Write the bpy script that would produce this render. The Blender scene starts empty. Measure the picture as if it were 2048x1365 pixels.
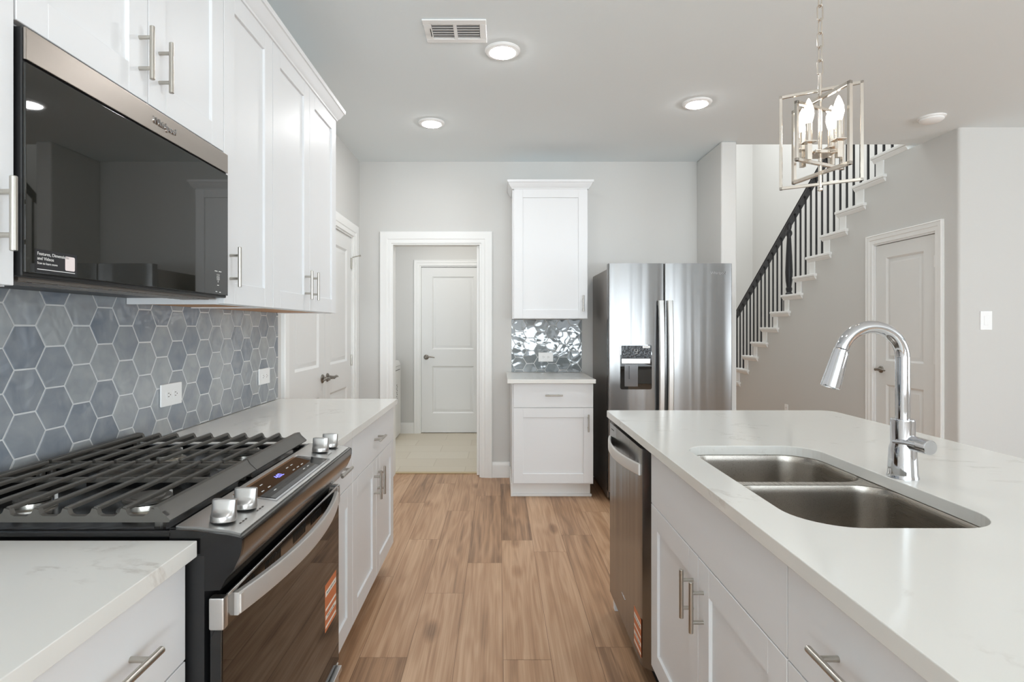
import bpy, bmesh, math, random
from mathutils import Matrix, Vector
random.seed(7)
C = bpy.context.scene.collection
scene = bpy.context.scene
PI = math.pi

# ------------------------------------------------------------------ camera, light, exposure
CAMH = 1.304
FPX = 1110.0
cam_d = bpy.data.cameras.new('camera')
cam_d.sensor_width = 36.0
cam_d.lens = 36.0 * FPX / 2048.0
cam_d.shift_x = 27.0 / 2048.0
cam_d.shift_y = -27.5 / 2048.0
cam_d.clip_start = 0.02
cam = bpy.data.objects.new('camera', cam_d)
cam.location = (0, 0, CAMH)
cam.rotation_euler = (PI / 2, 0, 0)
C.objects.link(cam)
scene.camera = cam

scene.view_settings.view_transform = 'Standard'
scene.view_settings.look = 'None'
scene.view_settings.gamma = 1.0
scene.view_settings.use_curve_mapping = False
scene.view_settings.exposure = 0.12

world = bpy.data.worlds.new('world')
scene.world = world
world.use_nodes = True
wn = world.node_tree.nodes
wl = world.node_tree.links
for n in list(wn): wn.remove(n)
wo = wn.new('ShaderNodeOutputWorld'); wb = wn.new('ShaderNodeBackground')
wb.inputs['Color'].default_value = (0.86, 0.92, 1.0, 1); wb.inputs['Strength'].default_value = 2.0
wl.new(wb.outputs[0], wo.inputs[0])

def area(name, loc, rot, sx, sy, power, col=(1, 1, 1)):
    d = bpy.data.lights.new(name, 'AREA'); d.shape = 'RECTANGLE'; d.size = sx; d.size_y = sy
    d.energy = power; d.color = col
    o = bpy.data.objects.new(name, d); o.location = loc; o.rotation_euler = rot; C.objects.link(o)
    return o
DAY = (0.84, 0.935, 1.0)
# daylight through the great room's windows (behind and to the right of the camera)
area('daylight_rear_window', (-0.15, -4.55, 1.45), (PI / 2, 0, 0), 1.7, 1.8, 28, DAY)
area('daylight_rear_window_b', (2.4, -4.55, 1.45), (PI / 2, 0, 0), 2.2, 1.8, 30, DAY)
area('daylight_side_window', (6.45, -0.6, 1.5), (PI / 2, 0, PI / 2), 3.2, 1.8, 32, DAY)
# upward area fills added to brighten the ceiling, standing in for ground bounce
FILL_COL = (0.82, 0.93, 1.0)
area('ceiling_fill_rear', (1.2, -4.5, 0.9), (math.radians(153), 0, 0), 4.4, 0.9, 250, FILL_COL)
area('ceiling_fill_side', (6.4, -0.6, 0.9), (math.radians(153), 0, PI / 2), 3.2, 0.9, 62, FILL_COL)
# broad fill added high in the stairwell, and an unseen laundry ceiling lamp
area('stairwell_fill', (3.2, 7.0, 5.2), (0, 0, 0), 2.0, 3.6, 95, (0.96, 0.985, 1.0))
area('laundry_lamp', (-0.5, 5.9, 2.70), (0, 0, 0), 0.5, 0.5, 11, (1.0, 0.97, 0.92))
rl = area('aisle_fill', (0.02, 0.75, 2.735), (0, 0, 0), 0.13, 0.13, 3.0, (0.98, 0.98, 1.0)); rl.data.shape = 'DISK'  # added fill without a fixture, lifts the lower cabinets along the aisle
scene.cycles.diffuse_bounces = 8
scene.cycles.max_bounces = 12

# ------------------------------------------------------------------ helpers
def lin(c):
    return tuple(((v / 255.0) / 12.92 if v / 255.0 <= 0.04045 else ((v / 255.0 + 0.055) / 1.055) ** 2.4) for v in c)

def mat(name, rgb, rough=0.5, metal=0.0, spec=0.5, emit=None, estr=0.0, aniso=0.0, coat=0.0, trans=0.0):
    m = bpy.data.materials.new(name); m.use_nodes = True
    b = m.node_tree.nodes['Principled BSDF']
    b.inputs['Base Color'].default_value = (*lin(rgb), 1)
    b.inputs['Roughness'].default_value = rough
    b.inputs['Metallic'].default_value = metal
    b.inputs['Specular IOR Level'].default_value = spec
    b.inputs['Anisotropic'].default_value = aniso
    b.inputs['Coat Weight'].default_value = coat
    b.inputs['Transmission Weight'].default_value = trans
    if emit:
        b.inputs['Emission Color'].default_value = (*lin(emit), 1)
        b.inputs['Emission Strength'].default_value = estr
    return m

def nodes(m):
    return m.node_tree.nodes, m.node_tree.links, m.node_tree.nodes['Principled BSDF']

def add_bump(m, scale, strength, dist, stretch=(1, 1, 1), detail=2.0):
    n, l, b = nodes(m)
    tc = n.new('ShaderNodeTexCoord'); mp = n.new('ShaderNodeMapping'); mp.inputs['Scale'].default_value = stretch
    nz = n.new('ShaderNodeTexNoise'); nz.inputs['Scale'].default_value = scale; nz.inputs['Detail'].default_value = detail
    bp = n.new('ShaderNodeBump'); bp.inputs['Strength'].default_value = strength; bp.inputs['Distance'].default_value = dist
    l.new(tc.outputs['Object'], mp.inputs['Vector']); l.new(mp.outputs['Vector'], nz.inputs['Vector'])
    l.new(nz.outputs['Fac'], bp.inputs['Height']); l.new(bp.outputs['Normal'], b.inputs['Normal'])

M = {}
M['wall'] = mat('wall_paint', (210, 209, 206), 0.85, spec=0.2); add_bump(M['wall'], 90, 0.12, 0.002)
M['ceiling'] = mat('ceiling_paint', (232, 238, 240), 0.9, spec=0.15); add_bump(M['ceiling'], 60, 0.15, 0.002)
M['trim'] = mat('white_trim_paint', (238, 238, 236), 0.35, spec=0.4)
M['door'] = mat('white_door_paint', (228, 228, 226), 0.4, spec=0.4)
M['cab'] = mat('white_cabinet_paint', (229, 230, 231), 0.4, spec=0.3)
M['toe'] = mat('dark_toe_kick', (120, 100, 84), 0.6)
M['tan'] = mat('tan_plywood', (198, 152, 114), 0.6); add_bump(M['tan'], 8, 0.1, 0.002, (1, 14, 1))
M['nickel'] = mat('brushed_nickel', (190, 186, 178), 0.28, 1.0)
M['dnickel'] = mat('aged_nickel', (140, 134, 126), 0.3, 1.0)
M['chrome'] = mat('chrome', (206, 207, 210), 0.04, 1.0)
M['black'] = mat('black_enamel', (16, 16, 17), 0.18, spec=0.5)
M['plastic'] = mat('black_plastic', (26, 26, 27), 0.4)
M['iron'] = mat('cast_iron', (80, 77, 72), 0.4, spec=0.6); add_bump(M['iron'], 400, 0.15, 0.0005)
M['bglass'] = mat('black_glass', (9, 9, 9), 0.015, spec=0.75)
M['mwglass'] = mat('microwave_glass', (30, 30, 26), 0.02, spec=0.72)
M['white'] = mat('white_plastic', (244, 244, 243), 0.35)
M['appl'] = mat('white_appliance', (232, 232, 230), 0.3)
M['dark'] = mat('dark_void', (12, 12, 12), 0.8)
M['grout'] = mat('grout', (222, 223, 223), 0.9, spec=0.1)
M['orange'] = mat('orange_print', (206, 118, 72), 0.45)
M['paper'] = mat('label_paper', (240, 236, 228), 0.5)
M['ink'] = mat('label_ink', (90, 84, 78), 0.6)
M['glow'] = mat('lamp_diffuser', (255, 255, 255), 0.4, emit=(250, 250, 250), estr=150.0)
M['bulb'] = mat('bulb_glass_lit', (255, 255, 255), 0.2, emit=(255, 246, 234), estr=10.0)
M['rail'] = mat('black_stair_paint', (30, 29, 32), 0.35)
M['digit'] = mat('blue_digits', (120, 120, 250), 0.4, emit=(130, 130, 255), estr=1.6)
M['icon'] = mat('white_icons', (225, 225, 222), 0.5)
M['tread'] = mat('tread_paint', (238, 238, 236), 0.4)

def steel(name, rgb, rough, axis):
    """brushed stainless steel: fine streaks along one object axis"""
    m = mat(name, rgb, rough, 1.0)
    n, l, b = nodes(m)
    tc = n.new('ShaderNodeTexCoord'); mp = n.new('ShaderNodeMapping')
    s = [700.0, 700.0, 700.0]; s[axis] = 6.0
    mp.inputs['Scale'].default_value = s
    nz = n.new('ShaderNodeTexNoise'); nz.inputs['Scale'].default_value = 1.0; nz.inputs['Detail'].default_value = 2
    mr = n.new('ShaderNodeMapRange'); mr.inputs['To Min'].default_value = rough - 0.03; mr.inputs['To Max'].default_value = rough + 0.03
    l.new(tc.outputs['Object'], mp.inputs['Vector']); l.new(mp.outputs['Vector'], nz.inputs['Vector'])
    l.new(nz.outputs['Fac'], mr.inputs['Value']); l.new(mr.outputs['Result'], b.inputs['Roughness'])
    return m
M['steel_h'] = steel('brushed_steel_horizontal', (206, 205, 203), 0.33, 0)
M['steel_m'] = steel('brushed_steel_band', (172, 164, 156), 0.3, 0)
M['steel_v'] = steel('brushed_steel_vertical', (136, 135, 134), 0.23, 2)
n_, l_, b_ = nodes(M['steel_v'])
tc_ = n_.new('ShaderNodeTexCoord'); mp_ = n_.new('ShaderNodeMapping'); mp_.inputs['Scale'].default_value = (11.0, 11.0, 0.25)
nz_ = n_.new('ShaderNodeTexNoise'); nz_.inputs['Scale'].default_value = 1.0; nz_.inputs['Detail'].default_value = 1.5
bp_ = n_.new('ShaderNodeBump'); bp_.inputs['Strength'].default_value = 0.4; bp_.inputs['Distance'].default_value = 0.01
l_.new(tc_.outputs['Object'], mp_.inputs['Vector']); l_.new(mp_.outputs['Vector'], nz_.inputs['Vector']); l_.new(nz_.outputs['Fac'], bp_.inputs['Height']); l_.new(bp_.outputs['Normal'], b_.inputs['Normal'])
M['steel_s'] = steel('sink_steel', (186, 180, 172), 0.28, 1)
M['gun'] = mat('dark_polished_steel', (112, 109, 105), 0.16, 1.0)
M['satin'] = mat('satin_handle_steel', (232, 230, 227), 0.55, 1.0)
M['steel_side'] = mat('grey_side_steel', (150, 144, 138), 0.35, 0.9)

def counter_mat():
    m = mat('white_quartz', (227, 226, 221), 0.12, spec=0.5)
    n, l, b = nodes(m)
    tc = n.new('ShaderNodeTexCoord')
    nz = n.new('ShaderNodeTexNoise'); nz.inputs['Scale'].default_value = 1.6; nz.inputs['Detail'].default_value = 8; nz.inputs['Roughness'].default_value = 0.62; nz.inputs['Distortion'].default_value = 1.2
    cr = n.new('ShaderNodeValToRGB')
    e = cr.color_ramp.elements
    e[0].position = 0.485; e[0].color = (0, 0, 0, 1); e[1].position = 0.5; e[1].color = (1, 1, 1, 1)
    e2 = e.new(0.515); e2.color = (0, 0, 0, 1)
    nb = n.new('ShaderNodeTexNoise'); nb.inputs['Scale'].default_value = 7; nb.inputs['Detail'].default_value = 3
    cb = n.new('ShaderNodeValToRGB'); cb.color_ramp.elements[0].position = 0.52; cb.color_ramp.elements[1].position = 0.68
    mu = n.new('ShaderNodeMath'); mu.operation = 'MULTIPLY'
    mu2 = n.new('ShaderNodeMath'); mu2.operation = 'MULTIPLY'; mu2.inputs[1].default_value = 0.5
    mx = n.new('ShaderNodeMix'); mx.data_type = 'RGBA'
    mx.inputs['A'].default_value = (*lin((227, 226, 221)), 1); mx.inputs['B'].default_value = (*lin((182, 174, 166)), 1)
    l.new(tc.outputs['Object'], nz.inputs['Vector']); l.new(tc.outputs['Object'], nb.inputs['Vector'])
    l.new(nz.outputs['Fac'], cr.inputs['Fac']); l.new(nb.outputs['Fac'], cb.inputs['Fac'])
    l.new(cr.outputs['Color'], mu.inputs[0]); l.new(cb.outputs['Color'], mu.inputs[1]); l.new(mu.outputs[0], mu2.inputs[0])
    l.new(mu2.outputs[0], mx.inputs['Factor']); l.new(mx.outputs['Result'], b.inputs['Base Color'])
    return m
M['quartz'] = counter_mat()

def tile_mat(name, c0, c1, rough, bump, bscale):
    m = mat(name, c0, rough, spec=0.55)
    n, l, b = nodes(m)
    at = n.new('ShaderNodeAttribute'); at.attribute_name = 'tint'
    tc = n.new('ShaderNodeTexCoord')
    add = n.new('ShaderNodeVectorMath'); add.operation = 'ADD'
    sc = n.new('ShaderNodeVectorMath'); sc.operation = 'SCALE'; sc.inputs['Scale'].default_value = 13.0
    cmb = n.new('ShaderNodeCombineXYZ')
    l.new(at.outputs['Fac'], cmb.inputs[0]); l.new(at.outputs['Fac'], cmb.inputs[1]); l.new(cmb.outputs[0], sc.inputs[0])
    l.new(tc.outputs['Object'], add.inputs[0]); l.new(sc.outputs['Vector'], add.inputs[1])
    nz = n.new('ShaderNodeTexNoise'); nz.inputs['Scale'].default_value = 14; nz.inputs['Detail'].default_value = 6; nz.inputs['Distortion'].default_value = 0.8
    l.new(add.outputs['Vector'], nz.inputs['Vector'])
    ma = n.new('ShaderNodeMath'); ma.operation = 'MULTIPLY_ADD'; ma.inputs[1].default_value = 1.1; ma.inputs[2].default_value = -0.28
    s2 = n.new('ShaderNodeMath'); s2.operation = 'MULTIPLY_ADD'; s2.inputs[1].default_value = 0.6
    l.new(nz.outputs['Fac'], ma.inputs[0]); l.new(at.outputs['Fac'], s2.inputs[0]); l.new(ma.outputs[0], s2.inputs[2])
    mx = n.new('ShaderNodeMix'); mx.data_type = 'RGBA'; mx.clamp_factor = True
    mx.inputs['A'].default_value = (*lin(c0), 1); mx.inputs['B'].default_value = (*lin(c1), 1)
    l.new(s2.outputs[0], mx.inputs['Factor']); l.new(mx.outputs['Result'], b.inputs['Base Color'])
    n2 = n.new('ShaderNodeTexNoise'); n2.inputs['Scale'].default_value = bscale; n2.inputs['Detail'].default_value = 1.0; n2.inputs['Distortion'].default_value = 0.6
    l.new(add.outputs['Vector'], n2.inputs['Vector'])
    bp = n.new('ShaderNodeBump'); bp.inputs['Strength'].default_value = bump; bp.inputs['Distance'].default_value = 0.01
    l.new(n2.outputs['Fac'], bp.inputs['Height']); l.new(bp.outputs['Normal'], b.inputs['Normal'])
    return m
M['tile'] = tile_mat('blue_grey_glazed_tile', (124, 132, 144), (178, 181, 182), 0.06, 0.26, 18)
M['tile_n'] = tile_mat('wavy_glazed_tile', (116, 124, 127), (142, 148, 150), 0.03, 0.30, 9)

def floor_mat():
    m = mat('oak_plank_floor', (165, 130, 104), 0.38, spec=0.35)
    n, l, b = nodes(m)
    at = n.new('ShaderNodeAttribute'); at.attribute_name = 'tint'
    tc = n.new('ShaderNodeTexCoord')
    w = n.new('ShaderNodeMath'); w.operation = 'MULTIPLY'; w.inputs[1].default_value = 57.0
    l.new(at.outputs['Fac'], w.inputs[0])
    def noise(stretch, scale, detail, dist=0.0, rough=0.5):
        mp = n.new('ShaderNodeMapping'); mp.inputs['Scale'].default_value = stretch
        nz = n.new('ShaderNodeTexNoise'); nz.noise_dimensions = '4D'
        nz.inputs['Scale'].default_value = scale; nz.inputs['Detail'].default_value = detail; nz.inputs['Distortion'].default_value = dist
        nz.inputs['Roughness'].default_value = rough
        l.new(tc.outputs['Object'], mp.inputs['Vector']); l.new(mp.outputs['Vector'], nz.inputs['Vector']); l.new(w.outputs[0], nz.inputs['W'])
        return nz.outputs['Fac']
    big = noise((6, 0.5, 1), 1.0, 3)              # slow colour drift, also the field whose contour lines make the cathedral grain
    fine = noise((150, 2.2, 1), 1.0, 4, 0.2, 0.6)     # pores
    mid = noise((24, 0.9, 1), 1.0, 4, 0.4)
    def math_(op, a, bb=None, c=None):
        k = n.new('ShaderNodeMath'); k.operation = op
        for i, v in enumerate((a, bb, c)):
            if v is None: continue
            if isinstance(v, (int, float)): k.inputs[i].default_value = v
            else: l.new(v, k.inputs[i])
        return k.outputs[0]
    cat = math_('SINE', math_('MULTIPLY', big, 85.0))
    cat = math_('MULTIPLY', math_('ADD', cat, 1.0), 0.5)
    v = math_('MULTIPLY_ADD', big, 0.75, math_('MULTIPLY', mid, 0.95))
    v = math_('MULTIPLY_ADD', fine, 0.75, v)
    v = math_('MULTIPLY_ADD', cat, 0.17, v)
    v = math_('MULTIPLY_ADD', at.outputs['Fac'], 0.34, v)
    v = math_('SUBTRACT', v, 0.98)
    # knots: sparse stretched spots
    mpk = n.new('ShaderNodeMapping'); mpk.inputs['Scale'].default_value = (5.0, 1.9, 1)
    vo = n.new('ShaderNodeTexVoronoi'); vo.voronoi_dimensions = '4D'; vo.inputs['Scale'].default_value = 1.0
    l.new(tc.outputs['Object'], mpk.inputs['Vector']); l.new(mpk.outputs['Vector'], vo.inputs['Vector'])
    wk = math_('MULTIPLY', at.outputs['Fac'], 9.0); l.new(wk, vo.inputs['W'])
    kd = n.new('ShaderNodeMapRange'); kd.inputs['From Min'].default_value = 0.10; kd.inputs['From Max'].default_value = 0.22; kd.inputs['To Min'].default_value = 0.38; kd.inputs['To Max'].default_value = 0.0
    l.new(vo.outputs['Distance'], kd.inputs['Value'])
    v = math_('SUBTRACT', v, kd.outputs['Result'])
    cr = n.new('ShaderNodeValToRGB')
    e = cr.color_ramp.elements
    e[0].position = 0.0; e[0].color = (*lin((112, 84, 62)), 1)
    e[1].position = 1.0; e[1].color = (*lin((214, 180, 148)), 1)
    e2 = e.new(0.5); e2.color = (*lin((180, 142, 110)), 1)
    l.new(v, cr.inputs['Fac']); l.new(cr.outputs['Color'], b.inputs['Base Color'])
    bp = n.new('ShaderNodeBump'); bp.inputs['Strength'].default_value = 0.06; bp.inputs['Distance'].default_value = 0.002
    l.new(fine, bp.inputs['Height']); l.new(bp.outputs['Normal'], b.inputs['Normal'])
    return m
M['floor'] = floor_mat()

def ltile_mat():
    m = mat('beige_floor_tile', (214, 204, 186), 0.45)
    n, l, b = nodes(m)
    tc = n.new('ShaderNodeTexCoord')
    br = n.new('ShaderNodeTexBrick'); br.inputs['Scale'].default_value = 1.0
    br.inputs['Color1'].default_value = (*lin((206, 196, 178)), 1); br.inputs['Color2'].default_value = (*lin((214, 206, 190)), 1)
    br.inputs['Mortar'].default_value = (*lin((196, 186, 168)), 1)
    br.inputs['Mortar Size'].default_value = 0.004; br.inputs['Brick Width'].default_value = 0.61; br.inputs['Row Height'].default_value = 0.305
    l.new(tc.outputs['Object'], br.inputs['Vector']); l.new(br.outputs['Color'], b.inputs['Base Color'])
    return m
M['ltile'] = ltile_mat()

class MB:
    def __init__(s):
        s.bm = bmesh.new()
    def _add(s, tmp):
        me = bpy.data.meshes.new('tmp'); tmp.to_mesh(me); tmp.free(); s.bm.from_mesh(me); bpy.data.meshes.remove(me)
    def box(s, x0, x1, y0, y1, z0, z1, bev=0.0, seg=1):
        t = bmesh.new()
        v = [t.verts.new((x, y, z)) for z in (min(z0, z1), max(z0, z1)) for y in (min(y0, y1), max(y0, y1)) for x in (min(x0, x1), max(x0, x1))]
        for f in ((0, 2, 3, 1), (4, 5, 7, 6), (0, 1, 5, 4), (2, 6, 7, 3), (0, 4, 6, 2), (1, 3, 7, 5)):
            t.faces.new([v[i] for i in f])
        if bev > 0:
            bmesh.ops.bevel(t, geom=list(t.edges), offset=bev, segments=seg, affect='EDGES', profile=0.5)
        s._add(t); return s
    def rings(s, rings, cap0=True, cap1=True, closed=True):
        t = bmesh.new()
        vr = [[t.verts.new(p) for p in r] for r in rings]
        n = len(rings[0])
        for a, b in zip(vr[:-1], vr[1:]):
            for i in range(n if closed else n - 1):
                j = (i + 1) % n
                t.faces.new((a[i], a[j], b[j], b[i]))
        if cap0: t.faces.new(list(reversed(vr[0])))
        if cap1: t.faces.new(vr[-1])
        bmesh.ops.recalc_face_normals(t, faces=list(t.faces))
        s._add(t); return s
    def prism(s, poly, axis, a, b, bev=0.0):
        """extrude a 2-D polygon along an axis: axis 0 -> (y,z), 1 -> (x,z), 2 -> (x,y)"""
        def P(p, d):
            return {0: (d, p[0], p[1]), 1: (p[0], d, p[1]), 2: (p[0], p[1], d)}[axis]
        t = bmesh.new()
        va = [t.verts.new(P(p, a)) for p in poly]; vb = [t.verts.new(P(p, b)) for p in poly]
        n = len(poly)
        for i in range(n):
            j = (i + 1) % n
            t.faces.new((va[i], va[j], vb[j], vb[i]))
        t.faces.new(list(reversed(va))); t.faces.new(vb)
        bmesh.ops.recalc_face_normals(t, faces=list(t.faces))
        if bev > 0:
            bmesh.ops.bevel(t, geom=list(t.edges), offset=bev, segments=2, affect='EDGES', profile=0.5)
        s._add(t); return s
    def cyl(s, p0, p1, r0, r1=None, seg=20, bev=0.0):
        r1 = r0 if r1 is None else r1
        p0 = Vector(p0); p1 = Vector(p1); d = (p1 - p0); L = d.length; d.normalize()
        prof = [(r0, 0), (r1, L)]
        if bev: prof = [(r0 - bev, 0), (r0, bev), (r1, L - bev), (r1 - bev, L)]
        return s.lathe(prof, p0, d, seg)
    def lathe(s, prof, origin=(0, 0, 0), axis=(0, 0, 1), seg=24, caps=True):
        axis = Vector(axis).normalized(); o = Vector(origin)
        u = axis.orthogonal().normalized(); w = axis.cross(u)
        rr = [[tuple(o + axis * h + (u * math.cos(2 * PI * i / seg) + w * math.sin(2 * PI * i / seg)) * max(r, 1e-5)) for i in range(seg)] for r, h in prof]
        return s.rings(rr, caps, caps)
    def tube(s, pts, r, seg=14, caps=True):
        pts = [Vector(p) for p in pts]; rr = []
        rad = r if isinstance(r, (list, tuple)) else [r] * len(pts)
        up = None
        for i, p in enumerate(pts):
            d = (pts[min(i + 1, len(pts) - 1)] - pts[max(i - 1, 0)]).normalized()
            if up is None: up = d.orthogonal().normalized()
            up = (up - d * up.dot(d)).normalized(); w = d.cross(up)
            rr.append([tuple(p + (up * math.cos(2 * PI * k / seg) + w * math.sin(2 * PI * k / seg)) * rad[i]) for k in range(seg)])
        return s.rings(rr, caps, caps)
    def build(s, name, m, parent=None, smooth=35, xf=None):
        me = bpy.data.meshes.new(name)
        if xf is not None: s.bm.transform(xf)
        s.bm.to_mesh(me); s.bm.free()
        for p in me.polygons: p.use_smooth = True
        me.set_sharp_from_angle(angle=math.radians(smooth))
        mm = m if isinstance(m, (list, tuple)) else [m]
        for k in mm: me.materials.append(k)
        o = bpy.data.objects.new(name, me); C.objects.link(o)
        wnm = o.modifiers.new('flat_faces', 'WEIGHTED_NORMAL'); wnm.keep_sharp = True; wnm.weight = 100
        if parent: o.parent = parent
        return o

def thing(name, label, cat, loc=(0, 0, 0), rz=0.0, group=None):
    o = bpy.data.objects.new(name, None); C.objects.link(o)
    o.empty_display_size = 0.05
    o.location = loc; o.rotation_euler = (0, 0, rz); o['label'] = label; o['category'] = cat
    if group: o['group'] = group
    return o
def tag(o, label, cat, group=None):
    o['label'] = label; o['category'] = cat
    if group: o['group'] = group
    return o
def struct(o, label, cat='wall'):
    o['kind'] = 'structure'; o['label'] = label; o['category'] = cat
    return o

def curve_plate(name, loops, z0, z1, m, parent=None, bev=0.0):
    """flat plate from 2-D loops (outer first, then holes)"""
    cu = bpy.data.curves.new(name, 'CURVE'); cu.dimensions = '2D'; cu.fill_mode = 'BOTH'
    for lp in loops:
        sp = cu.splines.new('POLY'); sp.points.add(len(lp) - 1); sp.use_cyclic_u = True
        for i, p in enumerate(lp): sp.points[i].co = (p[0], p[1], 0, 1)
    cu.extrude = (z1 - z0) / 2 - bev; cu.bevel_depth = bev; cu.bevel_resolution = 1; cu.offset = -bev
    t = bpy.data.objects.new('tmp', cu); C.objects.link(t)
    bpy.context.view_layer.update()
    me = bpy.data.meshes.new_from_object(t.evaluated_get(bpy.context.evaluated_depsgraph_get()))
    bpy.data.objects.remove(t); bpy.data.curves.remove(cu)
    me.name = name; me.transform(Matrix.Translation((0, 0, (z0 + z1) / 2)))
    me.materials.clear(); me.materials.append(m)
    for p in me.polygons: p.use_smooth = False
    o = bpy.data.objects.new(name, me); C.objects.link(o)
    if parent: o.parent = parent
    return o

def text(name, body, size, m, parent, loc, depth=0.0006, align='CENTER', slant=0.0):
    """lettering standing on a face that looks along local -y"""
    cu = bpy.data.curves.new(name, 'FONT'); cu.body = body; cu.size = size; cu.extrude = depth; cu.align_x = align; cu.align_y = 'CENTER'; cu.shear = slant
    t = bpy.data.objects.new('tmp', cu); C.objects.link(t)
    bpy.context.view_layer.update()
    me = bpy.data.meshes.new_from_object(t.evaluated_get(bpy.context.evaluated_depsgraph_get()))
    bpy.data.objects.remove(t); bpy.data.curves.remove(cu)
    me.transform(Matrix.Translation(loc) @ Matrix.Rotation(PI / 2, 4, 'X'))
    me.name = name; me.materials.clear(); me.materials.append(m)
    o = bpy.data.objects.new(name, me); C.objects.link(o)
    if parent: o.parent = parent
    return o

def rrect(x0, x1, y0, y1, r, n=8):
    rs = r if isinstance(r, (list, tuple)) else [r] * 4
    out = []
    for (cx, cy, a0, rr) in ((x1 - rs[0], y1 - rs[0], 0, rs[0]), (x0 + rs[1], y1 - rs[1], 90, rs[1]), (x0 + rs[2], y0 + rs[2], 180, rs[2]), (x1 - rs[3], y0 + rs[3], 270, rs[3])):
        for i in range(n + 1):
            a = math.radians(a0 + 90 * i / n)
            out.append((cx + rr * math.cos(a), cy + rr * math.sin(a)))
    return out

# ------------------------------------------------------------------ key dimensions
WX = -1.208           # left wall face
WY = 4.82             # back wall face
CZ = 2.743            # ceiling
SX = 3.313            # stair wall face
RY = 3.993            # short wall facing the camera at far right
HY = 4.365            # header: where the stairwell opens
BX = 6.6              # right end of the great room
NY = -4.7             # wall behind the camera

# ------------------------------------------------------------------ setting: floor
def plank_floor():
    bm = bmesh.new()
    lay = bm.faces.layers.float.new('tint')
    W = 0.189; L = 1.22; g = 0.0007
    known = {-3: 2.19, -2: 2.72, -1: 3.07, 0: 2.175, 1: 3.22, 2: 2.26, -4: 2.9, 3: 2.7}
    c0 = int(math.floor((-1.4 - 0.018) / W)); c1 = int(math.ceil((BX - 0.018) / W))
    for c in range(c0, c1):
        x0 = 0.018 + c * W; x1 = x0 + W
        s = known.get(c, random.uniform(2, 3.2))
        y = s - L * 7
        top = WY + 0.135 if x0 < 1.8 else 9.6
        while y < top:
            a, b_ = max(y, NY), min(y + L, top)
            if b_ - a > 0.01:
                vs = [bm.verts.new(p) for p in ((x0 + g, a + g, 0), (x1 - g, a + g, 0), (x1 - g, b_ - g, 0), (x0 + g, b_ - g, 0))]
                f = bm.faces.new(vs); f[lay] = random.random()
            y += L
    # dark seam bed just below the planks, in the same surface
    vs = [bm.verts.new(p) for p in ((-1.5, NY, -0.0012), (BX, NY, -0.0012), (BX, 9.6, -0.0012), (-1.5, 9.6, -0.0012))]
    f = bm.faces.new(vs); f.material_index = 1
    # slab under it
    me = bpy.data.meshes.new('floor'); bm.to_mesh(me); bm.free()
    me.materials.append(M['floor']); me.materials.append(mat('plank_seam', (96, 72, 56), 0.7))
    o = bpy.data.objects.new('floor', me); C.objects.link(o)
    struct(o, 'light brown oak plank floor running away from the viewer', 'floor')
plank_floor()
struct(MB().box(-2.0, 0.75, WY + 0.135, 6.86, -0.05, 0.004).build('floor_laundry', M['ltile']), 'beige tile floor of the laundry seen through the doorway', 'floor')
struct(MB().box(-0.95, -0.13, WY + 0.115, WY + 0.16, 0.0, 0.009, 0.003).build('trim_threshold', mat('brass_threshold', (196, 178, 140), 0.4)), 'beige threshold strip between oak planks and laundry tile', 'trim')

# ------------------------------------------------------------------ setting: walls and ceiling
struct(MB().box(WX - 0.12, WX, NY, 3.18 - 0.006, 0, CZ).box(WX - 0.12, WX, 4.62, WY, 0, CZ).box(WX - 0.12, WX, 3.174, 4.62, 2.065, CZ)
       .box(WX - 0.12, WX - 0.09, 3.174, 4.62, 0, 2.065).build('wall_left', M['wall']), 'light grey wall on the left behind the range and pantry doors')
OX0, OX1, OZ = -0.93, -0.152, 2.035
struct(MB().box(WX - 0.12, OX0, WY, WY + 0.12, 0, CZ).box(OX1, 1.845, WY, WY + 0.12, 0, CZ).box(OX0, OX1, WY, WY + 0.12, OZ, CZ)
       .build('wall_back', M['wall']), 'light grey back wall with the doorway and white nook cabinets')
struct(MB().box(1.722, 1.842, 4.29, WY, 0, CZ, 0.012, 3).build('wall_fridge_side', M['wall']), 'short stub wall right of the steel refrigerator')
struct(MB().prism([(BX, RY), (BX, RY + 0.097), (SX, RY + 0.097)] + [(SX + 0.02 - 0.02 * math.cos(a_), RY + 0.02 - 0.02 * math.sin(a_)) for a_ in (0, .26, .52, .79, 1.05, 1.31, 1.5708)], 2, 0, CZ).build('wall_right', M['wall']), 'pale grey wall at far right with the light switch')
struct(MB().box(WX - 0.3, 1.842, NY, WY + 0.12, CZ, CZ + 0.3).box(1.842, BX, NY, HY, CZ, CZ + 0.3).build('ceiling', M['ceiling']), 'flat light grey kitchen ceiling', 'ceiling')
# wall behind the camera with two windows, right wall with one window
def wall_with_windows(name, axis, pos, a0, a1, wins, zs, label):
    mb = MB(); z0, z1 = zs
    edges = [a0] + [e for w in wins for e in w] + [a1]
    def bx(a, b, c, d):
        if axis == 1: mb.box(a, b, pos - 0.12, pos, c, d)
        else: mb.box(pos, pos + 0.12, a, b, c, d)
    for i in range(0, len(edges), 2): bx(edges[i], edges[i + 1], 0, CZ)
    for a, b in wins: bx(a, b, 0, z0); bx(a, b, z1, CZ)
    struct(mb.build(name, M['wall']), label)
wall_with_windows('wall_rear', 1, NY, WX - 0.12, BX + 0.12, [(-1.05, 0.75), (1.25, 3.55)], (0.5, 2.4), 'grey wall behind the viewer with two windows')
wall_with_windows('wall_far_right', 0, BX, NY, RY + 0.1, [(-2.3, 1.1)], (0.55, 2.45), 'grey right wall of the great room with a wide window')
wi = 0
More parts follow.
